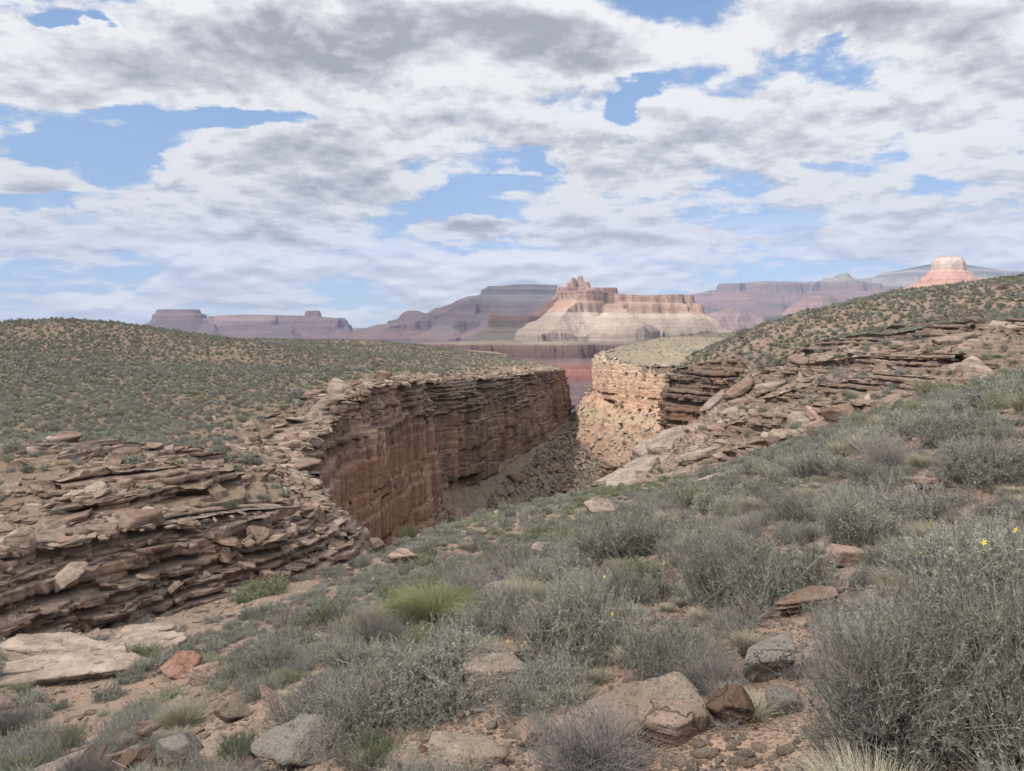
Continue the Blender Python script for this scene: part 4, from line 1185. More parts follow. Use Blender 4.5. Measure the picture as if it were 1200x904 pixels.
def put_plant(kind, pos, width, rot, level=None, height=1.0, seed=0):
    d = math.hypot(pos[0], pos[1])
    lev = level if level is not None else (0 if d < 13 else 1)
    var = LIB[kind][lev]; f, b = var[seed % len(var)]
    name = {'blackbrush': 'shrub', 'green': 'shrub', 'olive': 'shrub', 'bare': 'bare_shrub', 'pale_grass': 'grass_tuft', 'fresh_grass': 'grass_tuft', 'yucca': 'yucca'}[kind]
    cat = {'shrub': 'shrub', 'bare_shrub': 'shrub', 'grass_tuft': 'grass tuft', 'yucca': 'yucca'}[name]
    s = width / 1.0
    one = f if b is None else b if f is None else None
    if one is not None:
        r = link(name, one, pos, (0, 0, rot), (s, s, s * height))
    else:
        r = link(name, None, pos, (0, 0, rot), (s, s, s * height))
        link('foliage', f, parent=r); link('branches', b, parent=r)
    r['category'] = cat
    return r

blossom_v, blossom_f = None, None
def flower_mesh():
    V = [(0, 0, 0)]; F = []
    for k in range(5):
        a = k * 2 * math.pi / 5
        for s, r, z in ((-.35, .55, .25), (0, 1.0, .35), (.35, .55, .25)):
            V.append((r * math.cos(a + s), r * math.sin(a + s), z))
        F += [(0, 1 + k * 3, 2 + k * 3, 3 + k * 3)]
    me = bpy.data.meshes.new("flower"); me.from_pydata([tuple(.0125 * c for c in v) for v in V], [], F); me.materials.append(M_fl)
    return me
FLOWER = flower_mesh()

# u, v of the foot, width px, height/width, kind, label, landmark name
HEROES = [
 (1120, 872, 330, 1.05, 'blackbrush', 'largest grey-green shrub, dotted with tiny yellow flowers, filling the right edge', 'largest flowering shrub', 9),
 (1035, 880, 210, .75, 'bare', 'low leafless shrub of fine grey twigs at the foot of the largest shrub', 'fine leafless shrub', 0),
 (893, 706, 205, .75, 'blackbrush', 'wide round grey-green shrub with a dark hollow just above the grey boulder', 'wide shrub with the dark hollow', 0),
 (1012, 634, 125, .75, 'blackbrush', 'dark-bottomed round shrub at the top end of the stony trail', 'shrub at the top of the trail', 0),
 (795, 792, 150, .85, 'blackbrush', 'dark tangled shrub hanging over the big tan boulder', 'shrub over the tan boulder', 0),
 (690, 772, 170, .95, 'blackbrush', 'tall twiggy shrub with scattered yellow flowers left of the big tan boulder', 'tall flowering shrub', 8),
 (638, 826, 130, .7, 'blackbrush', 'low dark shrub sprawling over soil left of the big tan boulder', 'low sprawling shrub', 0),
 (525, 826, 190, .70, 'blackbrush', 'broad grey shrub with a few yellow flowers above the bare gravel patch', 'broad grey shrub', 6),
 (392, 866, 165, .80, 'blackbrush', 'big grey shrub with bare lower twigs beside the pinkish slab', 'big grey shrub by the slab', 0),
 (508, 738, 120, .62, 'fresh_grass', 'bright yellow-green grass clump in the middle of the grey slope', 'yellow-green grass clump', 0),
 (690, 915, 160, .55, 'bare', 'pale twiggy shrub rising from the bottom edge below the tan boulder', 'pale twiggy shrub', 0),
 (283, 893, 62, 1.0, 'green', 'slim bright green bush with upright stems near the bottom left rocks', 'slim bright green bush', 0),
 (432, 893, 92, .80, 'green', 'light green leafy bush beside the bottom grey boulder', 'light green leafy bush', 0),
 (76, 880, 62, .95, 'olive', 'round olive-green bush on the bare slope at the lower left', 'round olive bush', 0),
 (182, 884, 60, .75, 'blackbrush', 'grey-green shrub above the angular boulder at the lower left', 'shrub above the angular boulder', 0),
 (132, 858, 34, .7, 'blackbrush', 'small dark shrub alone on bare soil right of the round olive bush', 'small dark shrub on soil', 0),
 (168, 772, 52, .65, 'green', 'dark green bush at the right end of the pale rock shelf', 'dark green bush on the shelf', 0),
 (144, 756, 26, 1.0, 'yucca', 'spiky yellow-green yucca at the left side of the dark green bush', 'yellow-green yucca', 0),
 (310, 698, 62, .55, 'green', 'bright green bush growing at the foot of the layered outcrop', 'green bush under the outcrop', 0),
 (284, 706, 40, .6, 'green', 'smaller green bush left of the one at the foot of the outcrop', 'smaller green bush under the outcrop', 0),
 (72, 812, 26, .8, 'yucca', 'small dark spiky yucca on the pink soil below the shelf', 'small dark yucca', 0),
 (66, 832, 30, .7, 'blackbrush', 'little dark shrub just below the small dark yucca', 'little dark shrub', 0),
 (14, 872, 70, .75, 'bare', 'leafless grey bush at the left edge of the bare slope', 'leafless bush at the left edge', 0),
 (30, 826, 60, .5, 'blackbrush', 'faded grey shrub above the leafless bush at the left edge', 'faded grey shrub', 0),
 (128, 820, 40, .8, 'blackbrush', 'upright grey shrub on pink soil left of the rusty rocks', 'upright grey shrub', 0),
 (152, 800, 40, .6, 'blackbrush', 'grey shrub touching the left side of the rusty rocks', 'grey shrub by the rusty rocks', 0),
 (193, 822, 62, .42, 'olive', 'low olive-yellow bush under the rusty rocks', 'low olive bush', 0),
 (240, 776, 40, .5, 'olive', 'small yellowish bush right of the rusty rocks', 'yellowish bush by the rusty rocks', 0),
 (905, 566, 66, .55, 'pale_grass', 'pale bunch of dry grass on the crest of the near slope', 'pale grass on the crest', 0),
 (940, 588, 50, .55, 'pale_grass', 'pale dry grass clump just below the one on the crest', 'second pale grass clump', 0),
 (1015, 522, 50, .55, 'pale_grass', 'pale grass clump high on the right part of the near slope', 'high pale grass clump', 0),
 (958, 662, 40, .6, 'pale_grass', 'little dry grass clump between two round shrubs by the trail', 'dry grass by the trail', 0),
 (830, 590, 90, .42, 'olive', 'wide olive-yellow bush low on the near slope below the ledges', 'wide olive bush', 0),
 (866, 604, 60, .5, 'olive', 'olive bush just right of the wide olive bush', 'olive bush beside it', 0),
 (1095, 462, 60, .5, 'olive', 'olive-green bush on the skyline of the near slope', 'olive bush on the near skyline', 0),
 (770, 556, 28, .5, 'green', 'tiny bright green bush at the foot of the pale ledges', 'tiny bright green bush', 0),
 (830, 548, 26, .5, 'green', 'bright green bush below the tilted slabs of the right bank', 'bright green bush under the slabs', 0),
 (935, 790, 60, .4, 'bare', 'thin leafless twigs lying over the stony trail', 'twigs on the trail', 0),
 (835, 812, 105, .45, 'bare', 'tangle of dead branches draped over the dark brown rock', 'tangle of dead branches', 0),
 (1150, 700, 220, .8, 'blackbrush', 'shaggy grey-green shrub rising behind the largest shrub', 'shaggy shrub on the right', 5),
 (475, 905, 60, .9, 'pale_grass', 'thin pale stalks of grass at the bottom edge', 'thin grass stalks', 0),
 (1062, 612, 150, .6, 'blackbrush', 'broad pale grey shrub above the rock poking out of the shrubs', 'broad pale grey shrub', 0),
 (1165, 560, 150, .6, 'blackbrush', 'wispy shrub at the right edge below the near skyline', 'wispy shrub at the right edge', 0),
 (1120, 512, 120, .5, 'blackbrush', 'dense shrub just under the near skyline on the right', 'dense shrub under the near skyline', 0),
 (965, 560, 100, .5, 'blackbrush', 'low wide shrub on the crest right of the pale grass', 'low wide crest shrub', 0),
 (735, 655, 150, .6, 'blackbrush', 'wide grey-green shrub in the centre of the near slope', 'wide centre shrub', 0),
 (838, 655, 120, .6, 'blackbrush', 'rounded shrub behind the one with the dark hollow', 'rounded shrub behind the hollow', 0),
 (655, 690, 130, .6, 'blackbrush', 'ragged grey shrub right of the yellow-green grass clump', 'ragged grey shrub', 0),
 (590, 742, 150, .6, 'blackbrush', 'spreading grey shrub below the yellow-green grass clump', 'spreading grey shrub', 0),
 (425, 790, 120, .6, 'blackbrush', 'bushy grey shrub left of the broad grey shrub', 'bushy grey shrub', 0),
 (340, 775, 100, .6, 'blackbrush', 'round grey shrub right of the yellowish bush', 'round grey shrub', 0),
 (30, 590, 1, 1, None, '', '', 0)]
EDGE = [  # further plants that stand out on the other banks: u, v, width, ratio, kind, d, surface
 (1038, 476, 30, .6, 'green', 62, ground_z, 'bright green bush on the ledges of the right bank', 'green bush on the right ledges'),
 (986, 470, 58, .55, 'bare', 64, ground_z, 'grey leafless bush among the ledges of the right bank', 'leafless bush on the right ledges'),
 (1125, 398, 74, .45, 'bare', 84, ground_z, 'wide leafless brown bush high on the right hillside', 'wide bush high on the right hill'),
 (900, 446, 44, .6, 'bare', 98, ground_z, 'leafless bush at the head of the dark cliff', 'leafless bush over the dark cliff'),
 (870, 389, 22, .8, 'bare', 132, ground_z, 'leafless bush standing out on the skyline of the right hill', 'leafless bush on the skyline'),
 (915, 456, 24, .6, 'green', 92, ground_z, 'small green bush below the leafless one over the dark cliff', 'small green bush over the dark cliff'),
 (1080, 440, 34, .5, 'bare', 70, ground_z, 'grey leafless bush near the top of the right ledges', 'grey bush on the upper right ledges'),
 (355, 472, 30, .7, 'blackbrush', 100, left_z, 'big grey bush above the red cliff on the left bank', 'grey bush over the red cliff'),
 (400, 486, 12, .9, 'green', 90, left_z, 'bright green bush on the ledges over the red cliff', 'green bush over the red cliff'),
 (115, 586, 34, .45, 'green', 36, left_z, 'green bush growing on the slabs of the left outcrop', 'green bush on the outcrop'),
 (148, 612, 34, .5, 'blackbrush', 31, left_z, 'grey-green bush low among the slabs of the outcrop', 'grey bush in the outcrop'),
 (270, 594, 22, .5, 'green', 35, left_z, 'small yellowish bush on the rim of the left outcrop', 'yellowish bush on the outcrop rim'),
 (482, 640, 30, .8, 'green', 50, ground_z, 'dark green bush at the canyon edge below the red cliff', 'dark green bush at the canyon edge'),
]

LM = []          # landmarks: (name, u, v)
PLANT_XY = []    # occupied plan circles
hero_rng = random.Random(3)
for (u, v, w, ratio, kind, label, lm, nfl) in HEROES:
    if kind is None: continue
    p = ray_hit(u, v)
    d = p[1]
    W = w * d / FPX
    base_h = {'blackbrush': .64, 'green': .72, 'olive': .66, 'bare': .55, 'pale_grass': .62, 'fresh_grass': .46, 'yucca': .75}[kind]
    r = put_plant(kind, p - np.array((0, 0, .02)), W, hero_rng.uniform(0, 6.28), 0 if d < 14 else 1, ratio / base_h, hero_rng.randint(0, 9))
    r['label'] = label
    for k in range(nfl):
        a = hero_rng.uniform(math.pi * 1.0, math.pi * 2.0) - r.rotation_euler.z; e = hero_rng.uniform(.25, 1.2)
        link('flower', FLOWER, (.52 * math.cos(a) * math.cos(e), .52 * math.sin(a) * math.cos(e), .12 + .44 * math.sin(e)), (hero_rng.uniform(-1, 1), hero_rng.uniform(-1, 1), 0), (1 / W * .9,) * 3, parent=r)
    LM.append((lm, u, v)); PLANT_XY.append((p[0], p[1], W * .42))
for (u, v, w, ratio, kind, d, zf, label, lm) in EDGE:
    q = at(u, v, d); W = w * d / FPX
    r = put_plant(kind, (q[0], q[1], float(zf(q[0], q[1])) - .05), W, hero_rng.uniform(0, 6.28), 1, ratio / .62, hero_rng.randint(0, 9))
    r['label'] = label
    LM.append((lm, u, v)); PLANT_XY.append((q[0], q[1], W * .42))

# ------------------------------------------------------------------ rocks that stand out in the foreground
# u, v foot, width px, height/width, depth/width, material, seed, layers, flat, tilt, label, landmark
BOULDERS = [
 (762, 866, 145, .42, .5, 'tan', 3, 0, False, (.05, -.05), 'big flat-faced tan boulder in the lower middle, largest in the foreground', 'big tan boulder'),
 (790, 876, 84, .48, .7, 'pink', 5, 0, False, (0, .1), 'pinkish-tan block resting against the foot of the big tan boulder', 'pinkish block'),
 (905, 796, 88, .44, .6, 'grey', 7, 0, False, (0, 0), 'rounded grey boulder half buried beside the stony trail', 'grey boulder'),
 (935, 792, 40, .6, .7, 'pink', 9, 0, False, (0, .2), 'small pinkish stone leaning on the grey boulder', 'small pinkish stone'),
 (950, 722, 78, .40, .6, 'brown', 11, 7, False, (.1, -.35), 'striped red-brown and white rock lying tilted beside the trail', 'striped rock'),
 (862, 852, 74, .55, .8, 'dark', 13, 5, False, (.2, .3), 'dark crumbling brown rock right of the big tan boulder', 'dark brown rock'),
 (922, 840, 48, .5, .8, 'grey', 15, 0, True, (.1, .2), 'flat grey stone on the gravel of the trail', 'flat grey stone'),
 (582, 818, 78, .48, .9, 'tan', 17, 0, True, (0, -.1), 'flat-topped tan boulder above the bare gravel patch', 'flat-topped boulder'),
 (325, 856, 66, .6, .8, 'pink', 19, 0, False, (.3, .3), 'pinkish slab leaning up out of the slope', 'pinkish slab'),
 (348, 905, 110, .42, .8, 'grey', 21, 0, False, (0, 0), 'pitted grey boulder cut by the bottom edge left of centre', 'bottom grey boulder'),
 (208, 906, 82, .55, .8, 'grey', 23, 0, False, (.1, .1), 'angular grey boulder at the bottom left', 'angular boulder'),
 (252, 902, 52, .50, .8, 'tan', 25, 0, False, (.1, -.2), 'tan boulder right of the angular grey boulder', 'tan boulder at the bottom left'),
 (1093, 582, 50, .45, .7, 'brown', 27, 4, False, (.1, .2), 'dark pinkish rock poking out of the shrubs on the right', 'rock among the right shrubs'),
 (704, 610, 40, .55, .7, 'pale', 29, 0, False, (0, .2), 'pale boulder near the far end of the slope', 'pale far boulder'),
 (455, 835, 60, .5, .8, 'pink', 31, 0, False, (.1, .1), 'pinkish boulder showing below the broad grey shrub', 'pinkish boulder'),
 (622, 882, 38, .85, .7, 'pink', 33, 0, False, (.2, .1), 'upright pinkish stone above the bottom rocks', 'upright pinkish stone'),
 (545, 912, 100, .32, .7, 'tan', 35, 0, True, (0, 0), 'low tan rock along the bottom edge below the gravel patch', 'low bottom rock'),
 (205, 800, 48, .55, .8, 'rust', 37, 0, False, (0, .1), 'bright rusty-red rock, leftmost of the rusty rocks', 'rusty-red rock'),
 (268, 802, 26, .6, .8, 'rust', 39, 0, False, (0, .2), 'small dark rust-coloured stone with a black shadow side', 'small rust stone'),
 (288, 792, 28, .5, .8, 'rust', 41, 0, False, (0, -.1), 'orange flat-topped stone right of the small rust stone', 'orange stone'),
 (1192, 830, 44, 1.4, .8, 'rust', 43, 0, False, (0, 0), 'rusty boulder cut by the right edge', 'rusty boulder at the right edge'),
 (238, 805, 40, .6, .8, 'pink', 45, 0, False, (0, .1), 'light sandstone block right of the rusty-red rock', 'light sandstone block'),
 (480, 908, 44, .35, .7, 'pink', 46, 0, True, (0, .1), 'flat reddish stone at the bottom edge', 'flat reddish stone'),
 (545, 845, 26, .3, .7, 'brown', 47, 0, True, (.1, .1), 'thin reddish flake lying on the bare gravel patch', 'thin reddish flake'),
 (270, 850, 44, .6, .7, 'tan', 48, 0, False, (.1, .1), 'half-buried tan rock left of the pinkish slab', 'half-buried tan rock'),
 (590, 790, 60, .4, .6, 'tan', 49, 0, True, (0, .1), 'flat tan rock just behind the flat-topped boulder', 'flat tan rock'),
 (1000, 665, 50, .35, .8, 'pink', 50, 0, True, (0, .15), 'flat pink slab high on the stony trail', 'flat slab on the trail'),
 (640, 655, 34, .5, .7, 'pale', 51, 0, False, (0, .1), 'pale stone halfway along the far edge of the slope', 'pale stone on the far edge'),
 (350, 668, 40, .45, .7, 'pale', 53, 0, False, (0, .1), 'tan boulder where the slope meets the canyon', 'tan boulder at the canyon edge'),
 (430, 655, 44, .5, .7, 'tan', 55, 3, False, (0, .1), 'blocky tan boulder right of the one at the canyon edge', 'blocky boulder'),
 (475, 668, 40, .5, .7, 'pink', 57, 3, False, (0, .2), 'blocky pink boulder below the dark green bush', 'blocky pink boulder'),
]
for i in range(6):     # row of thin dark plates standing on edge at the bottom left
    BOULDERS.append((92 + i * 17, 906 + (i % 2) * 3, 16, 1.7, 2.4, 'dark' if i % 2 else 'brown', 60 + i, 0, False, (.2, .45), None, None))
BOUL_XY = []
ordn = ['first', 'second', 'third', 'fourth', 'fifth', 'sixth', 'seventh', 'eighth', 'ninth', 'tenth', 'eleventh', 'twelfth', 'thirteenth', 'fourteenth', 'fifteenth', 'sixteenth', 'seventeenth', 'eighteenth', 'nineteenth', 'twentieth']
npl = 0
for (u, v, w, hr, dr, m, sd, lay, fl, tilt, label, lm) in BOULDERS:
    p = ray_hit(u, v - 3)
    W = w * p[1] / FPX
    me = rock_mesh('boulder', sd, m, 5, sc=(.52 * W, .5 * W * dr, .62 * W * hr), planes=14 if not lay else 18, sharp=26, nz=.055 * W, layers=lay, flat=fl)
    o = link('boulder' if label else 'rock_plate', me, (p[0], p[1] + W * dr * .25, p[2] + W * hr * .34), (tilt[0], tilt[1], (sd * 1.7) % .6 - .3))
    if label:
        o['label'] = label; o['category'] = 'boulder'; LM.append((lm, u, v))
    else:
        o['label'] = f"thin dark rock plate on edge at the bottom left, {ordn[npl]} from the left"; o['category'] = 'rock plate'; o['group'] = 'rock plates standing on edge'; npl += 1
    BOUL_XY.append((p[0], p[1] + W * dr * .25, W * .45))

# ------------------------------------------------------------------ scatter: plants
BARE_PX = [  # patches of bare ground, as outlines over the photograph's near slope
 [(905, 904), (880, 830), (890, 770), (930, 700), (985, 640), (1035, 632), (1030, 670), (985, 740), (990, 800), (1010, 904)],
 [(455, 904), (480, 850), (560, 812), (600, 830), (600, 870), (640, 904)],
 [(600, 1100), (600, 880), (900, 860), (1050, 1100)],
 [(30, 904), (60, 800), (170, 790), (300, 815), (300, 860), (230, 850), (160, 840), (110, 904)],
 [(0, 800), (0, 740), (180, 735), (170, 800), (60, 830)],
 [(175, 760), (170, 700), (260, 690), (330, 665), (385, 650), (390, 680), (300, 720), (250, 745)],
 [(740, 570), (740, 480), (830, 480), (880, 540), (800, 560)],
 [(690, 870), (700, 790), (830, 790), (850, 870)]]

def in_bare(u, v):
    m = np.zeros(np.shape(u), bool)
    for q in BARE_PX: m |= inside(u, v, q)
    return m

def scatter(rng, n, xr, yr):
    return rng.uniform(xr[0], xr[1], n), rng.uniform(yr[0], yr[1], n)

def thin(x, y, r, keep):
    """keep points no closer than the sum of radii (hash grid)"""
    cell = 1.0; grid = {}; out_ = []
    for i in keep:
        cx_, cy_ = int(x[i] // cell), int(y[i] // cell); ok = True
        for a in (-1, 0, 1):
            for b in (-1, 0, 1):
                for j in grid.get((cx_ + a, cy_ + b), ()):
                    if (x[i] - x[j]) ** 2 + (y[i] - y[j]) ** 2 < (.72 * (r[i] + r[j])) ** 2: ok = False; break
                if not ok: break
            if not ok: break
        if ok:
            grid.setdefault((cx_, cy_), []).append(i); out_.append(i)
    return np.array(out_, int)

def gather():
    rng = np.random.RandomState(12)
    res = []
    # near slope, right bank and the ground about the viewpoint
    n = 60000
    y = -12 + 170 * rng.uniform(0, 1, n) ** 1.35; x = rng.uniform(-1, 1, n) * (10 + np.abs(y) * 1.0)
    land = sdist(x, y, G_LAND)
    u, v = to_px(np.stack([x, y, ground_z(x, y, False)], 1))
    dens = 1.5 - .7 * sstep(y, 20, 60) + .5 * fbm2(x * .25, y * .25, 5, 3)
    led = sdist(x, y, LEDGE)
    dens = np.where(led > -1, dens * .16, dens)
    hill = (y > 60) & (x > 10)
    dens = np.where(hill & (led < -1), 1.15 + 1.1 * fbm2(x * .07, y * .07, 6, 4), dens)
    dens = np.where(np.nan_to_num(v, nan=0) > 0, dens, dens)
    dens = np.where(in_bare(u, v) & (y > 0), .025, dens)
    gully = (u < 420) & (v > 640)
    dens = np.where(gully & (y > 0), dens * .75, dens)
    ok = (land > .8) & (rng.uniform(0, 1, n) < dens)
    near_cam = (np.hypot(x, y) < 1.6) | ((np.abs(x - y * .05) < .8) & (y > -1) & (y < 2.8))
    ok &= ~near_cam
    rad = np.clip(rng.lognormal(-.95, .30, n), .18, .62) * np.where(hill, 1.12, 1.0) * np.where(u < 330, .8, 1) * (1.22 - .22 * sstep(y, 12, 35))
    for (a, b, r) in PLANT_XY + BOUL_XY: ok &= (x - a) ** 2 + (y - b) ** 2 > (r + rad * .75) ** 2
    keep = thin(x, y, rad, np.nonzero(ok)[0])
    res.append((x[keep], y[keep], ground_z(x[keep], y[keep]), rad[keep], 0))
    # left bank
    n = 120000
    y = 20 + 560 * rng.uniform(0, 1, n) ** 1.5; x = -rng.uniform(0, 1, n) * (y * .85 + 12) + 0.10 * y
    land = sdist(x, y, L_LAND); dr, _ = dist_line(x, y, L_RIM)
    dens = .66 + .75 * fbm2(x * .045, y * .045, 8, 5)
    dens *= .12 + .88 * sstep(dr, 5, 16)
    dens *= .10 + .90 * sstep(np.hypot(x, y), 44, 62)
    ok = (land > .6) & (rng.uniform(0, 1, n) < dens)
    rad = np.clip(rng.lognormal(-.96, .38, n), .15, .70)
    keep = thin(x, y, rad, np.nonzero(ok)[0])
    res.append((x[keep], y[keep], left_z(x[keep], y[keep]), rad[keep], 1))
    # headland
    n = 16000
    y = rng.uniform(235, 600, n); x = rng.uniform(20, 260, n)
    ok = (sdist(x, y, D_LAND) > 5) & (rng.uniform(0, 1, n) < .55 + .6 * fbm2(x * .04, y * .04, 9, 3))
    rad = rng.uniform(.25, .42, n)
    keep = thin(x, y, rad, np.nonzero(ok)[0])
    res.append((x[keep], y[keep], head_z(x[keep], y[keep]), rad[keep], 2))
    X = np.concatenate([r[0] for r in res]); Y = np.concatenate([r[1] for r in res]); Z = np.concatenate([r[2] for r in res])
    Rd = np.concatenate([r[3] for r in res]); B = np.concatenate([np.full(len(r[0]), r[4]) for r in res])
    return X, Y, Z, Rd, B
PX_, PY_, PZ_, PR_, PB_ = gather()
N_ = len(PX_)
DD = np.hypot(PX_, PY_)
rs = np.random.RandomState(99)
patch = fbm2(PX_ * .12, PY_ * .12, 15, 3) + rs.normal(0, .22, N_)
kind_i = np.zeros(N_, int)                       # 0 blackbrush 1 olive 2 green 3 bare 4 pale grass
kind_i[patch > np.where(PB_ == 0, .46, .62)] = 1
kind_i[patch < np.where(PB_ == 0, -.44, -.72)] = 2
rr_ = rs.uniform(0, 1, N_)
kind_i[rr_ < .085] = 3
kind_i[(rr_ > .93) & (PB_ == 0)] = 4
KN = ['blackbrush', 'olive', 'green', 'bare', 'pale_grass']
UU, VV = to_px(np.stack([PX_, PY_, PZ_ + PR_ * .4], 1))
infr = (UU > -20) & (UU < 1220) & (VV > 300) & (VV < 935) & (PY_ > 0)
big = np.where(infr, PR_ / DD, 0)
N_HERO = sum(1 for h in HEROES + [] if h[4] in ('blackbrush', 'green', 'olive', 'bare')) + 11
sel = np.zeros(N_, bool)
cap = {0: 286 - N_HERO, 1: 0}
order = np.argsort(-big)
# shrubs: the largest in the picture become things; grass tufts likewise
cnt_s = cnt_g = 0
for i in order:
    if big[i] <= 0: break
    if kind_i[i] == 4:
        if cnt_g < 40: sel[i] = True; cnt_g += 1
    elif cnt_s < cap[0]:
        sel[i] = True; cnt_s += 1
    if cnt_s >= cap[0] and cnt_g >= 40: break

COLN = {0: 'grey-green', 1: 'olive-green', 2: 'green', 3: 'leafless grey', 4: 'pale dry'}
NOUN = {0: 'shrub', 1: 'shrub', 2: 'shrub', 3: 'shrub', 4: 'grass tuft'}
def side_of(du, dv):
    if abs(du) > abs(dv) * 1.3: return 'right of' if du > 0 else 'left of'
    return 'below' if dv > 0 else 'above'
LABELS = []      # (object, adjective phrase, noun, u, v)
for i in np.nonzero(sel)[0]:
    k = int(kind_i[i])
    r = put_plant(KN[k], (PX_[i], PY_[i], PZ_[i] - .03), 2 * PR_[i], rs.uniform(0, 6.28), None, rs.uniform(.85, 1.2), int(rs.randint(0, 9)))
    size = 'large' if PR_[i] > .48 else 'small' if PR_[i] < .32 else 'mid-sized'
    LABELS.append((r, f"{size} {COLN[k]}", NOUN[k], UU[i], VV[i] + 10, 'grass tufts on the near slope' if k == 4 else 'shrubs covering the near slope'))

# the rest as one object of instances
def instancer(name, srcs, X, Y, Z, rot, scl, idx, tiltv=None):
    n = len(X)
    V = np.stack([X, Y, Z], 1).astype(np.float32)
    me = bpy.data.meshes.new(name); me.vertices.add(n); me.vertices.foreach_set('co', V.ravel())
    a = me.attributes.new('rotv', 'FLOAT_VECTOR', 'POINT')
    rv = np.zeros((n, 3), np.float32) if tiltv is None else np.array(tiltv, np.float32)
    rv[:, 2] = rot
    a.data.foreach_set('vector', rv.ravel())
    a = me.attributes.new('sclv', 'FLOAT_VECTOR', 'POINT'); a.data.foreach_set('vector', np.ascontiguousarray(scl, np.float32).ravel())
    a = me.attributes.new('src', 'INT', 'POINT'); a.data.foreach_set('value', np.ascontiguousarray(idx, np.int32))
    o = link(name, me, kind='stuff')
    ng = bpy.data.node_groups.new(name, 'GeometryNodeTree')
    ng.interface.new_socket('Geometry', in_out='INPUT', socket_type='NodeSocketGeometry')
    ng.interface.new_socket('Geometry', in_out='OUTPUT', socket_type='NodeSocketGeometry')
    gi = ng.nodes.new('NodeGroupInput'); go = ng.nodes.new('NodeGroupOutput')
    join = ng.nodes.new('GeometryNodeJoinGeometry')
    def named(nm, typ):
        q = ng.nodes.new('GeometryNodeInputNamedAttribute'); q.data_type = typ; q.inputs['Name'].default_value = nm
        return q.outputs['Attribute']
    rv_, sv_, si_ = named('rotv', 'FLOAT_VECTOR'), named('sclv', 'FLOAT_VECTOR'), named('src', 'INT')
    e2r = ng.nodes.new('FunctionNodeEulerToRotation'); ng.links.new(rv_, e2r.inputs[0])
    for k, meshes in enumerate(srcs):
        for me_ in meshes:
            so = bpy.data.objects.new(me_.name, me_)
            oi = ng.nodes.new('GeometryNodeObjectInfo'); oi.inputs['Object'].default_value = so
            oi.inputs['As Instance'].default_value = True
            cmp_ = ng.nodes.new('FunctionNodeCompare'); cmp_.data_type = 'INT'; cmp_.operation = 'EQUAL'
            ii = [s for s in cmp_.inputs if s.type == 'INT']
            ng.links.new(si_, ii[0]); ii[1].default_value = k
            iop = ng.nodes.new('GeometryNodeInstanceOnPoints')
            ng.links.new(gi.outputs[0], iop.inputs['Points']); ng.links.new(cmp_.outputs[0], iop.inputs['Selection'])
            ng.links.new(oi.outputs['Geometry'], iop.inputs['Instance'])
            ng.links.new(e2r.outputs[0], iop.inputs['Rotation']); ng.links.new(sv_, iop.inputs['Scale'])
            ng.links.new(iop.outputs[0], join.inputs[0])
    ng.links.new(join.outputs[0], go.inputs[0])
    md = o.modifiers.new('scatter', 'NODES'); md.node_group = ng
    return o

SRC = []; near_i = {}; mid_i = {}
for k, kn in enumerate(KN):
    near_i[k] = []
    for f, b in LIB[kn][0]: near_i[k].append(len(SRC)); SRC.append([m_ for m_ in (f, b) if m_])
    mid_i[k] = []
    for f, b in LIB[kn][1]: mid_i[k].append(len(SRC)); SRC.append([m_ for m_ in (f, b) if m_])
f0_ = len(SRC); SRC += [[m_] for m_ in FAR]; t0_ = len(SRC); SRC += [[m_] for m_ in TINY]
rest = ~sel
idx = np.zeros(N_, int)
vr = rs.randint(0, 60, N_)
for i in range(N_):
    k = kind_i[i]; d = DD[i]
    if d < 9: idx[i] = near_i[k][vr[i] % len(near_i[k])]
    elif d < 42: idx[i] = mid_i[k][vr[i] % len(mid_i[k])]
    elif d < 120: idx[i] = f0_ + (3 if k == 1 or k == 4 else 4 if k == 2 else vr[i] % 3)
    else: idx[i] = t0_ + (2 if k in (1, 4) else vr[i] % 2)
s3 = np.stack([2 * PR_ * rs.uniform(.9, 1.1, N_), 2 * PR_ * rs.uniform(.9, 1.1, N_), 2 * PR_ * rs.uniform(.8, 1.2, N_)], 1)
instancer('shrubs', SRC, PX_[rest], PY_[rest], PZ_[rest] - .03, rs.uniform(0, 6.28, rest.sum()), s3[rest], idx[rest])
print('SHRUBS', N_, sel.sum(), DD[sel].max())
# ------------------------------------------------------------------ loose slabs and ledge blocks
from mathutils.bvhtree import BVHTree
def bvh_of(*names):
    V, F, o = [], [], 0
    for nm in names:
        me = bpy.data.objects[nm].data
        a = np.zeros(len(me.vertices) * 3, np.float32); me.vertices.foreach_get('co', a)
        b = np.zeros(len(me.loops), np.int32); me.loops.foreach_get('vertex_index', b)
        V.append(a.reshape(-1, 3)); F.append(b.reshape(-1, 4) + o); o += len(V[-1])
    return BVHTree.FromPolygons(np.concatenate(V).tolist(), np.concatenate(F).tolist())

SLAB = {m: [rock_mesh('rock_slab', 200 + k * 3 + j * 31, m, 4, sc=(.5, .32 + .06 * (k % 3), .07 + .025 * (k % 3)), planes=9, sharp=60, nz=.020, layers=(2.2 if k % 2 else 0), flat=True) for k in range(4)]
        for j, m in enumerate(('ledge', 'brown', 'pale', 'pink'))}
BLOCK = {m: [rock_mesh('rock_block', 300 + k * 3 + j * 31, m, 4, sc=(.5, .42, .34), planes=11, sharp=55, nz=.03, layers=3 if k % 2 else 0) for k in range(3)] for j, m in enumerate(('ledge', 'brown', 'pink', 'tan'))}

def grad(zf, x, y, e=.8):
    return (zf(x + e, y) - zf(x - e, y)) / (2 * e), (zf(x, y + e) - zf(x, y - e)) / (2 * e)

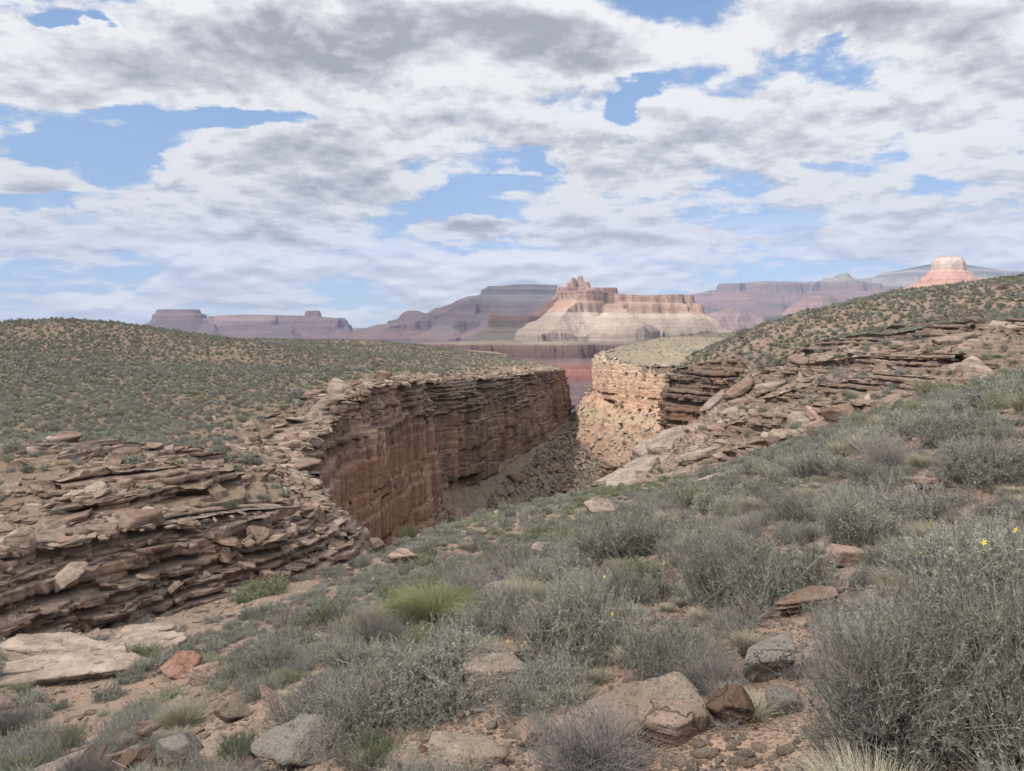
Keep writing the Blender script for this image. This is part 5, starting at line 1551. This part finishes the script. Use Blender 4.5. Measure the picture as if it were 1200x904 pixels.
# pale shelf and other bedrock slabs that stand out: u, v, width px, aspect depth, thickness ratio, material, turn, label, landmark
SHELF = [
 (64, 806, 150, .9, .16, 'pale', .2, 'broad smooth pale rock shelf at the mouth of the gully, left part', 'pale rock shelf'),
 (125, 778, 130, 1.0, .15, 'pale', .5, 'broad pale shelf block nearest the dark green bush', 'shelf block'),
 (42, 772, 110, .8, .16, 'pale', -.2, 'pale shelf block tucked under the dark outcrop at the left', 'block under the outcrop'),
 (172, 750, 74, .8, .22, 'pale', .1, 'light slab in front of the outcrop right of the dark green bush', 'light slab'),
 (-6, 800, 90, .9, .18, 'pale', .1, 'pale slab cut by the left edge below the outcrop', 'pale slab at the left edge'),
 (742, 566, 62, 1.3, .18, 'pale', .6, 'whitish slab at the near tip of the pale ledges over the canyon', 'whitish tip slab'),
 (770, 548, 70, 1.2, .2, 'pale', .4, 'large whitish slab in the middle of the pale ledges', 'large whitish slab'),
 (800, 560, 80, 1.0, .16, 'pale', .1, 'low whitish slab where the ledges meet the near shrubs', 'low whitish slab'),
 (764, 528, 56, 1.2, .24, 'pale', .5, 'rounded whitish block on the canyon brink', 'rounded whitish block'),
 (792, 520, 60, 1.0, .22, 'pale', .7, 'whitish block just behind the rounded one on the brink', 'block behind the rounded one'),
 (828, 540, 60, .8, .2, 'pale', -.1, 'wavy-edged pale slab right of the large whitish slab', 'wavy-edged slab'),
 (722, 574, 50, 1.2, .22, 'pale', .5, 'small pale slab lowest on the canyon brink', 'lowest pale slab'),
 (855, 562, 60, .8, .18, 'pale', .0, 'flat pale slab half hidden by shrubs below the ledges', 'half-hidden pale slab'),
]
for (u, v, w, dr, tr, m, rz, label, lm) in SHELF:
    p = ray_hit(u, v - 3); W = w * p[1] / FPX
    gx, gy = grad(ground_z, p[0], p[1] + .3 * W, 1.2)
    me = rock_mesh('rock_slab', int(abs(u) + v), m, 5, sc=(.56 * W, .5 * W * dr, max(.5 * W * tr, .16)), planes=13, sharp=26, nz=.035 * W, layers=1.5, flat=True)
    o = link('rock_slab', me, (p[0], p[1] + W * dr * .35, float(ground_z(p[0], p[1] + W * dr * .35)) + .05), (math.atan(gy) * .8, -math.atan(gx) * .8, rz))
    o['label'] = label; o['category'] = 'rock slab'; LM.append((lm, u, v))
TILT = [ # big tilted slabs and blocks on the banks: u, v, d, width px, dims ratio, material, rotation, surface, label, landmark
 (868, 474, 84, 44, (1, .5, .22), 'brown', (.2, -.62, .2), ground_z, 'long dark slab tilted steeply on the right bank', 'steeply tilted slab'),
 (838, 478, 88, 40, (1, .6, .2), 'ledge', (.1, -.75, .1), ground_z, 'light slab leaning left of the steeply tilted one', 'leaning light slab'),
 (760, 600, 60, 1, (1, 1, 1), None, None, None, '', ''),
 (66, 542, 52, 40, (1, .7, .35), 'pink', (.1, .15, .2), left_z, 'rounded pinkish block on the slope over the left outcrop', 'rounded pinkish block'),
 (60, 578, 38, 66, (1, .7, .4), 'brown', (.1, .1, .2), left_z, 'largest dark reddish block lying on the left outcrop', 'largest reddish block'),
 (84, 572, 39, 50, (1, .7, .4), 'brown', (.1, -.1, .4), left_z, 'dark reddish block behind the largest one on the outcrop', 'second reddish block'),
 (138, 578, 38, 46, (1, .8, .4), 'ledge', (.1, .1, -.2), left_z, 'blocky brown boulder on the outcrop right of the reddish ones', 'blocky brown boulder'),
 (182, 578, 37, 50, (1, .7, .25), 'ledge', (.1, -.3, .2), left_z, 'slanted brown slab in the middle of the outcrop top', 'slanted brown slab'),
 (52, 596, 33, 40, (1, .5, .5), 'brown', (.3, .5, .2), left_z, 'dark red block tipped towards the gully', 'tipped dark block'),
 (1105, 452, 60, 56, (1, .6, .22), 'brown', (0, 0, .1), ground_z, 'long flat brown slab at the top of the right ledges', 'long flat slab'),
 (990, 500, 52, 60, (1, .6, .2), 'ledge', (0, .05, 0), ground_z, 'big flat slab low in the right ledges', 'big flat slab'),
 (930, 520, 50, 60, (1, .6, .18), 'ledge', (0, .05, .2), ground_z, 'flat tan slab in the lower middle of the right ledges', 'flat tan slab'),
 (905, 470, 76, 50, (1, .6, .2), 'ledge', (0, -.2, .2), ground_z, 'brown slab over a dark gap in the right ledges', 'slab over a dark gap'),
 (1020, 470, 62, 50, (1, .6, .2), 'ledge', (0, .05, 0), ground_z, 'flat slab under the bright green bush on the ledges', 'slab under the green bush'),
 (400, 452, 98, 50, (1, .6, .35), 'brown', (0, -.1, .2), left_z, 'long reddish rock on the rim of the red cliff', 'long reddish rim rock'),
 (372, 455, 99, 34, (1, .6, .35), 'brown', (0, 0, .2), left_z, 'reddish rock left of the long one on the rim', 'shorter rim rock'),
]
for k, (u, v, d, w, rt, m, rot, zf, label, lm) in enumerate(TILT):
    if m is None: continue
    q = at(u, v, d); W = w * d / FPX
    me = rock_mesh('rock_slab', 520 + k, m, 5, sc=(.5 * W, .5 * W * rt[1], .5 * W * rt[2]), planes=12, sharp=28, nz=.02 * W, layers=1.6, flat=rt[2] < .3)
    o = link('rock_slab', me, (q[0], q[1], float(zf(q[0], q[1])) + .5 * W * (rt[2] * .35 + abs(math.sin(rot[1])) * .6)), rot)
    o['label'] = label; o['category'] = 'rock slab'; LM.append((lm, u, v))

RB = []   # x, y, z, size, rot xyz, group code, zscale
def slab_field(rng, n, zf, sample, dens_f, smin, smax, gcode, sig=.55, flatness=1.0, mu=.75):
    x, y = sample(rng, n)
    ok = rng.uniform(0, 1, n) < dens_f(x, y)
    x, y = x[ok], y[ok]; n = len(x)
    s = np.clip(rng.lognormal(math.log(mu), sig, n), smin, smax)
    gx, gy = grad(zf, x, y, 1.0)
    con = np.arctan2(gy, gx) + np.pi / 2 + rng.normal(0, .35, n)          # long axis along the contour
    # tilt half way between level and the slope
    k = rng.uniform(.1, .8, n)
    tx = np.arctan(gy) * k + rng.normal(0, .07, n); ty = -np.arctan(gx) * k + rng.normal(0, .07, n)
    z = zf(x, y) + s * rng.uniform(.00, .12, n)
    for a in zip(x, y, z, s, tx, ty, con, rng.uniform(.7, 1.5, n)): RB.append(a[:7] + (gcode, a[7]))

rgb = np.random.RandomState(5)
def s_right(rng, n):
    return rng.uniform(8, 95, n), rng.uniform(40, 118, n)
slab_field(rgb, 26000, ground_z, s_right, lambda x, y: np.where(sdist(x, y, G_LAND) > -.3, .30 * sstep(sdist(x, y, LEDGE), -2.5, 1) * sstep(fbm2(x * .15, y * .15, 61, 3), -.3, .2), 0), .3, 3.0, 0, mu=.7)
slab_field(rgb, 9000, ground_z, lambda r, n: (r.uniform(8, 110, n), r.uniform(60, 135, n)), lambda x, y: np.where(sdist(x, y, G_LAND) > .3, .10 + .5 * sstep(fbm2(x * .05, y * .12, 62, 3), .12, .3), 0) * (sdist(x, y, LEDGE) < 0), .3, 2.2, 0, mu=.6)
def near_rim(x, y, w): return dist_line(x, y, L_RIM)[0] < w
slab_field(rgb, 60000, left_z, lambda r, n: (r.uniform(-48, 4, n), r.uniform(17, 70, n)), lambda x, y: np.where((sdist(x, y, L_LAND) > -.6), .32 * sstep(np.hypot(x, y), 62, 44) * sstep(fbm2(x * .16, y * .16, 63, 3), -.2, .3), 0), .25, 2.0, 1, mu=.45)
slab_field(rgb, 26000, left_z, lambda r, n: (r.uniform(-60, 20, n), r.uniform(60, 300, n)), lambda x, y: np.where((sdist(x, y, L_LAND) > -.4), .55 * sstep(dist_line(x, y, L_RIM)[0], 13, 2), 0), .5, 3.4, 1, mu=.95)
slab_field(rgb, 30000, left_z, lambda r, n: (r.uniform(-40, 20, n), r.uniform(52, 300, n)), lambda x, y: np.where((sdist(x, y, L_LAND) > -.2), .8 * sstep(dist_line(x, y, L_RIM)[0], 5.5, 3.5), 0), .4, 2.6, 1, mu=.8)
slab_field(rgb, 5000, ground_z, lambda r, n: (r.uniform(-16, 16, n), r.uniform(2, 70, n)), lambda x, y: np.where(sdist(x, y, G_LAND) > .2, .09 * (1 + 3 * (sdist(x, y, G_LAND) < 5)), 0), .12, .9, 2, mu=.24, sig=.55)
slab_field(rgb, 2600, ground_z, lambda r, n: (r.uniform(-22, -5, n), r.uniform(10, 42, n)), lambda x, y: np.full(len(x), .22), .12, .9, 2, mu=.26, sig=.55)
def add_talus(names, poly, n, mu, gcode, smax=3.5, nzlim=.35):
    T = bvh_of(*names); rng = np.random.RandomState(len(RB))
    xs = [p[0] for p in poly]; ys = [p[1] for p in poly]
    x = rng.uniform(min(xs), max(xs), n); y = rng.uniform(min(ys), max(ys), n)
    ok = inside(x, y, poly)
    for a, b in zip(x[ok], y[ok]):
        h = T.ray_cast(Vector((a, b, 60)), Vector((0, 0, -1)))
        if h[0] is None or abs(h[1].z) < nzlim: continue
        s = min(float(rng.lognormal(math.log(mu), .5)), smax)
        RB.append((a, b, h[0].z + .05 * s, s, rng.normal(0, .35), rng.normal(0, .35), rng.uniform(0, 6.28), gcode, rng.uniform(.7, 1.6)))
add_talus(['brown_cliff', 'canyon_floor'], [(-22, 105), (20, 285), (30, 330), (75, 330), (60, 240), (45, 150), (10, 80), (-10, 80)], 9000, .95, 3)
add_talus(['headland_cliff'], [(20, 250), (45, 200), (90, 215), (90, 250), (50, 320), (30, 330)], 3500, 1.3, 4)

add_talus(['ledge_outcrop'], [tuple(p[:2]) for p in L_RIM[0:12]] + [(-4, 36), (-20, 18), (-30, 10)], 3500, .42, 1, 1.4, .55)
RB = np.array(RB)
rb_d = np.hypot(RB[:, 0], RB[:, 1])
ru, rv = to_px(RB[:, :3])
# keep slabs off the hero plants and boulders
bad = np.zeros(len(RB), bool)
for (a, b, r) in PLANT_XY + BOUL_XY: bad |= ((RB[:, 0] - a) ** 2 + (RB[:, 1] - b) ** 2 < (r * .9) ** 2) & (RB[:, 7] == 2)
bad |= rb_d < 2.2
RB, rb_d, ru, rv = RB[~bad], rb_d[~bad], ru[~bad], rv[~bad]
rbig = np.where((ru > 0) & (ru < 1200) & (rv < 904) & (RB[:, 7] < 3), RB[:, 3] / rb_d, 0)
rsel = np.zeros(len(RB), bool); rsel[np.argsort(-rbig)[:255]] = True
rsel &= rbig > 0
MATS = {0: ['ledge', 'ledge', 'brown', 'pink'], 1: ['ledge', 'brown', 'brown', 'ledge'], 2: ['pink', 'pale', 'pink', 'pale'], 3: ['brown', 'ledge', 'brown', 'brown'], 4: ['pale', 'ledge', 'pale', 'pink']}
COLS = {'ledge': 'tan-brown', 'brown': 'dark brown', 'pink': 'pinkish', 'pale': 'pale', 'tan': 'light tan'}
RSRC, rkey = [], {}
for m in SLAB:
    for k, me in enumerate(SLAB[m]): rkey[('s', m, k)] = len(RSRC); RSRC.append([me])
for m in BLOCK:
    for k, me in enumerate(BLOCK[m]): rkey[('b', m, k)] = len(RSRC); RSRC.append([me])
rr2 = np.random.RandomState(17)
ridx = np.zeros(len(RB), int)
for i in range(len(RB)):
    m = MATS[int(RB[i, 7])][rr2.randint(4)]
    blocky = rr2.rand() < (.15 if RB[i, 7] < 2 else .5)
    if m == 'tan': blocky = True
    if m == 'pale' : blocky = False
    key = ('b' if blocky else 's', m, int(rr2.randint(3)))
    if rsel[i]:
        me = BLOCK[m][key[2]] if blocky else SLAB[m][key[2]]
        s = float(RB[i, 3])
        o = link('rock_block' if blocky else 'rock_slab', me, RB[i, :3], RB[i, 4:7], (s, s, s * float(RB[i, 8])))
        o['category'] = 'rock block' if blocky else 'rock slab'
        size = 'big' if s > 1.5 else 'small' if s < .6 else 'mid-sized'
        LABELS.append((o, f"{size} {COLS[m]}", 'block' if blocky else 'slab', ru[i], rv[i], 'loose rocks on the near slope' if RB[i, 7] == 2 else 'slabs on the ledges'))
    ridx[i] = rkey[key]
k = ~rsel
instancer('rubble', RSRC, RB[k, 0], RB[k, 1], RB[k, 2], RB[k, 6], np.stack([RB[k, 3], RB[k, 3], RB[k, 3] * RB[k, 8]], 1), ridx[k], np.stack([RB[k, 4], RB[k, 5], RB[k, 6]], 1))
print('ROCKS', len(RB), rsel.sum())

# shrubs on the talus and the canyon floor, part of the far scrub
def talus_shrubs():
    rng = np.random.RandomState(77); pts = []
    for names, poly, n in ((['brown_cliff', 'canyon_floor'], [(-22, 105), (20, 285), (30, 330), (75, 330), (60, 240), (45, 150), (10, 80), (-10, 80)], 15000), (['headland_cliff'], [(20, 250), (45, 200), (90, 215), (90, 250), (50, 320), (30, 330)], 4000)):
        T = bvh_of(*names); xs = [p[0] for p in poly]; ys = [p[1] for p in poly]
        x = rng.uniform(min(xs), max(xs), n); y = rng.uniform(min(ys), max(ys), n); ok = inside(x, y, poly)
        for a, b in zip(x[ok], y[ok]):
            h = T.ray_cast(Vector((a, b, 60)), Vector((0, 0, -1)))
            if h[0] is None or abs(h[1].z) < .5: continue
            pts.append((a, b, h[0].z - .05, rng.uniform(.5, 1.1), rng.randint(0, 3)))
    p = np.array(pts)
    instancer('talus_scrub', [[m_] for m_ in TINY], p[:, 0], p[:, 1], p[:, 2], rng.uniform(0, 6, len(p)), np.repeat(p[:, 3:4], 3, 1), p[:, 4].astype(int))
talus_shrubs()

# gravel near the viewpoint
PEB = []
for k, m in enumerate(('chip_pink', 'chip', 'rust', 'chip', 'chip_grey')):
    P, F = rock_geo(400 + k, 2, (.5, .42, .26), 9, 18, .03); PEB.append([make_mesh('pebble', P, F.astype(np.int32), RM[m], smooth=False)])
def gravel():
    rng = np.random.RandomState(23)
    n = 60000
    r = 1.3 + 15 * rng.uniform(0, 1, n) ** 1.3; th = rng.uniform(-.72, .72, n)
    x, y = r * np.sin(th), r * np.cos(th)
    n2 = 16000
    x = np.r_[x, rng.uniform(-19, -4, n2)]; y = np.r_[y, rng.uniform(8, 34, n2)]
    d = fbm2(x * 1.1, y * 1.1, 24, 4)
    ok = rng.uniform(0, 1, len(x)) < .55 + .9 * d
    x, y = x[ok], y[ok]
    s = np.clip(rng.lognormal(math.log(.022), .6, len(x)), .012, .16) * (1 + np.hypot(x, y) * .06)
    z = ground_z(x, y) + s * .04
    w = rng.choice(5, len(x), p=[.42, .32, .02, .18, .06])
    instancer('gravel', PEB, x, y, z, rng.uniform(0, 6, len(x)), np.stack([s, s, s * rng.uniform(.6, 1.3, len(x))], 1), w, np.stack([rng.normal(0, .3, len(x)), rng.normal(0, .3, len(x)), x * 0], 1))
gravel()

# dry grass tufts between the shrubs
def dry_tufts():
    rng = np.random.RandomState(41); n = 5200
    r = 1.6 + 34 * rng.uniform(0, 1, n) ** 1.25; th = rng.uniform(-.70, .70, n); x, y = r * np.sin(th), r * np.cos(th)
    ok = (sdist(x, y, G_LAND) > .4) & (rng.uniform(0, 1, n) < .35 + fbm2(x * .5, y * .5, 42, 3))
    tu, tv = to_px(np.stack([x, y, ground_z(x, y)], 1)); ok &= (r > 3.8) & ~in_bare(tu, tv)
    x, y = x[ok], y[ok]; s = rng.uniform(.18, .5, len(x))
    instancer('dry_grass', [[LIB['pale_grass'][1][0][0]], [LIB['bare'][1][0][1]]], x, y, ground_z(x, y) - .01, rng.uniform(0, 6, len(x)), np.stack([s, s, s * rng.uniform(.5, 1.1, len(x))], 1), (rng.uniform(0, 1, len(x)) < .35).astype(int))
dry_tufts()
# ------------------------------------------------------------------ the cloud layer, out of view, added to shade most of the land (4 km up, above and behind the viewpoint)
DECK_Z = 4000.0
def shade_point(x, y, z=0):
    k = (DECK_Z - z) / SUN_DIR.z
    return x + SUN_DIR.x * k, y + SUN_DIR.y * k
def build_deck():
    nx, ny = 90, 80
    xs = np.linspace(-11000, 9000, nx); ys = np.linspace(-9000, 7400, ny)
    X, Y = np.meshgrid(xs, ys)
    lo = DECK_Z + 60 * fbm2(X / 900, Y / 900, 5, 3); hi = lo + 160 + 120 * fbm2(X / 700, Y / 700, 7, 3)
    Vb = np.stack([X, Y, lo], -1).reshape(-1, 3); Vt = np.stack([X, Y, hi], -1).reshape(-1, 3)
    N = nx * ny
    Fb = grid_faces(ny, nx)[:, ::-1]; Ft = grid_faces(ny, nx) + N
    side = []
    def rim(idx):
        for a, b in zip(idx[:-1], idx[1:]): side.append((a, b, b + N, a + N))
    rim(list(range(nx))); rim([nx - 1 + i * nx for i in range(ny)]); rim([(ny - 1) * nx + i for i in range(nx)][::-1]); rim([i * nx for i in range(ny)][::-1])
    F = np.concatenate([Fb, Ft, np.array(side)])
    m = bpy.data.materials.new("added_cloud"); m.use_nodes = True; n = NT(m.node_tree); n.n.clear()
    P0_ = n.node('ShaderNodeNewGeometry').outputs['Position']
    hz = n.math('SUBTRACT', n.sep(P0_)[2], DECK_Z)     # the openings run along the sun's rays
    P = n.vmath('SUBTRACT', P0_, n.comb(n.math('MULTIPLY', hz, SUN_DIR.x / SUN_DIR.z), n.math('MULTIPLY', hz, SUN_DIR.y / SUN_DIR.z), hz))
    w = n.noise(P, 1 / 450.0, 4, .6, out='Color')
    def opening(c, rx, ry, k, wob):
        PW_ = n.vmath('ADD', P, n.vmath('SCALE', n.vmath('SUBTRACT', w, (.5, .5, .5)), scale=wob))
        d = n.vmath('LENGTH', n.vmath('MULTIPLY', n.vmath('SUBTRACT', PW_, (c[0], c[1], 0)), (1 / rx, 1 / ry, 0)))
        return n.smooth(d, .75, 1.15, k, 0)
    op = None  # openings shaped to let sun through onto chosen landforms
    for (x, y, z), rx, ry, k, wob in (((78, 282, -15), 62, 75, 1, 60), ((250, 3050, 40), 200, 230, .75, 900), ((760, 3400, 90), 240, 130, .6, 900), ((500, 3200, 30), 160, 100, .5, 700), ((140, 2480, -90), 90, 110, .8, 120), ((3480, 6000, 500), 900, 800, 1, 500),
                                      ((2400, 7900, 200), 900, 700, .9, 600), ((330, 5050, 300), 260, 200, .7, 300), ((-3100, 8900, 150), 500, 160, .8, 300), ((2600, 7000, 300), 300, 300, .9, 200), ((-4100, 6000, 150), 300, 300, .9, 200)):
        q = opening(shade_point(x, y, z), rx, ry, k, wob)
        op = q if op is None else n.math('MAXIMUM', op, q)
    th = n.noise(P, 1 / 1500.0, 5, .55)
    a = n.math('MULTIPLY', n.smooth(th, .35, .58, .40, .74), n.math('SUBTRACT', 1.0, op))
    a = n.math('SUBTRACT', 1.0, n.math('SQRT', n.math('MAXIMUM', n.math('SUBTRACT', 1.0, a), 0.0)))   # two faces: top and bottom
    df = n.node('ShaderNodeBsdfDiffuse'); df.inputs[0].default_value = (.9, .9, .92, 1)
    tr = n.node('ShaderNodeBsdfTranslucent'); tr.inputs[0].default_value = (.92, .92, .94, 1)
    m1 = n.node('ShaderNodeMixShader'); m1.inputs[0].default_value = .7; n.l.new(df.outputs[0], m1.inputs[1]); n.l.new(tr.outputs[0], m1.inputs[2])
    tp = n.node('ShaderNodeBsdfTransparent'); m2 = n.node('ShaderNodeMixShader'); n.put(m2.inputs[0], a)
    n.l.new(tp.outputs[0], m2.inputs[1]); n.l.new(m1.outputs[0], m2.inputs[2])
    o = n.node('ShaderNodeOutputMaterial'); n.l.new(m2.outputs[0], o.inputs['Surface'])
    link("added_clouds", make_mesh("added_clouds", np.concatenate([Vb, Vt]), F.astype(np.int32), m), kind='stuff')
build_deck()
# ------------------------------------------------------------------ labels of the scattered things: each told by the nearest landmark
LM += [('red cliff', 430, 560), ('nose of the left outcrop', 370, 600), ('dark cliff', 825, 450), ('foot of the left hill', 60, 510)]
LL = np.array([(l[1], l[2]) for l in LM], float)
BYKEY = {}
ents = []
for e in LABELS:
    dd = (LL[:, 0] - e[3]) ** 2 + (LL[:, 1] - e[4]) ** 2 * 1.4
    ents.append((float(dd.min()), dd, e))
ents.sort(key=lambda q: q[0])
for _, dd, e in ents:
    for n_try, j in enumerate(np.argsort(dd)[:5]):
        j = int(j)
        key = (e[1], e[2], side_of(e[3] - LM[j][1], e[4] - LM[j][2]), j)
        if len(BYKEY.get(key, [])) < 9 or n_try == 4: break
    BYKEY.setdefault(key, []).append((float(dd[j]), e))
RANK = ['closest', 'second closest', 'third closest', 'fourth closest', 'fifth closest', 'sixth closest', 'seventh closest', 'eighth closest', 'ninth closest', 'tenth closest', 'eleventh closest', 'twelfth closest']
for (adj, noun, sd, j), items in BYKEY.items():
    items.sort(key=lambda q: q[0])
    for k, (_, e) in enumerate(items):
        place = f"{sd} the {LM[j][0]}"
        lab = f"{adj} {noun} {place}" if len(items) == 1 else f"{adj} {noun}, {RANK[min(k, 11)]} {place}"
        if len(lab.split()) > 16: lab = lab.replace('mid-sized ', '')
        if len(lab.split()) > 16: print('LONG', lab)
        e[0]['label'] = lab; e[0]['group'] = e[5]
for o in list(bpy.data.objects):
    if o.type not in ('CAMERA', 'LIGHT') and o.parent is None and 'category' in o: o['kind'] = 'thing'
_l = [o['label'] for o in bpy.data.objects if 'label' in o]
print('LABELS', len(_l), len(set(_l)))
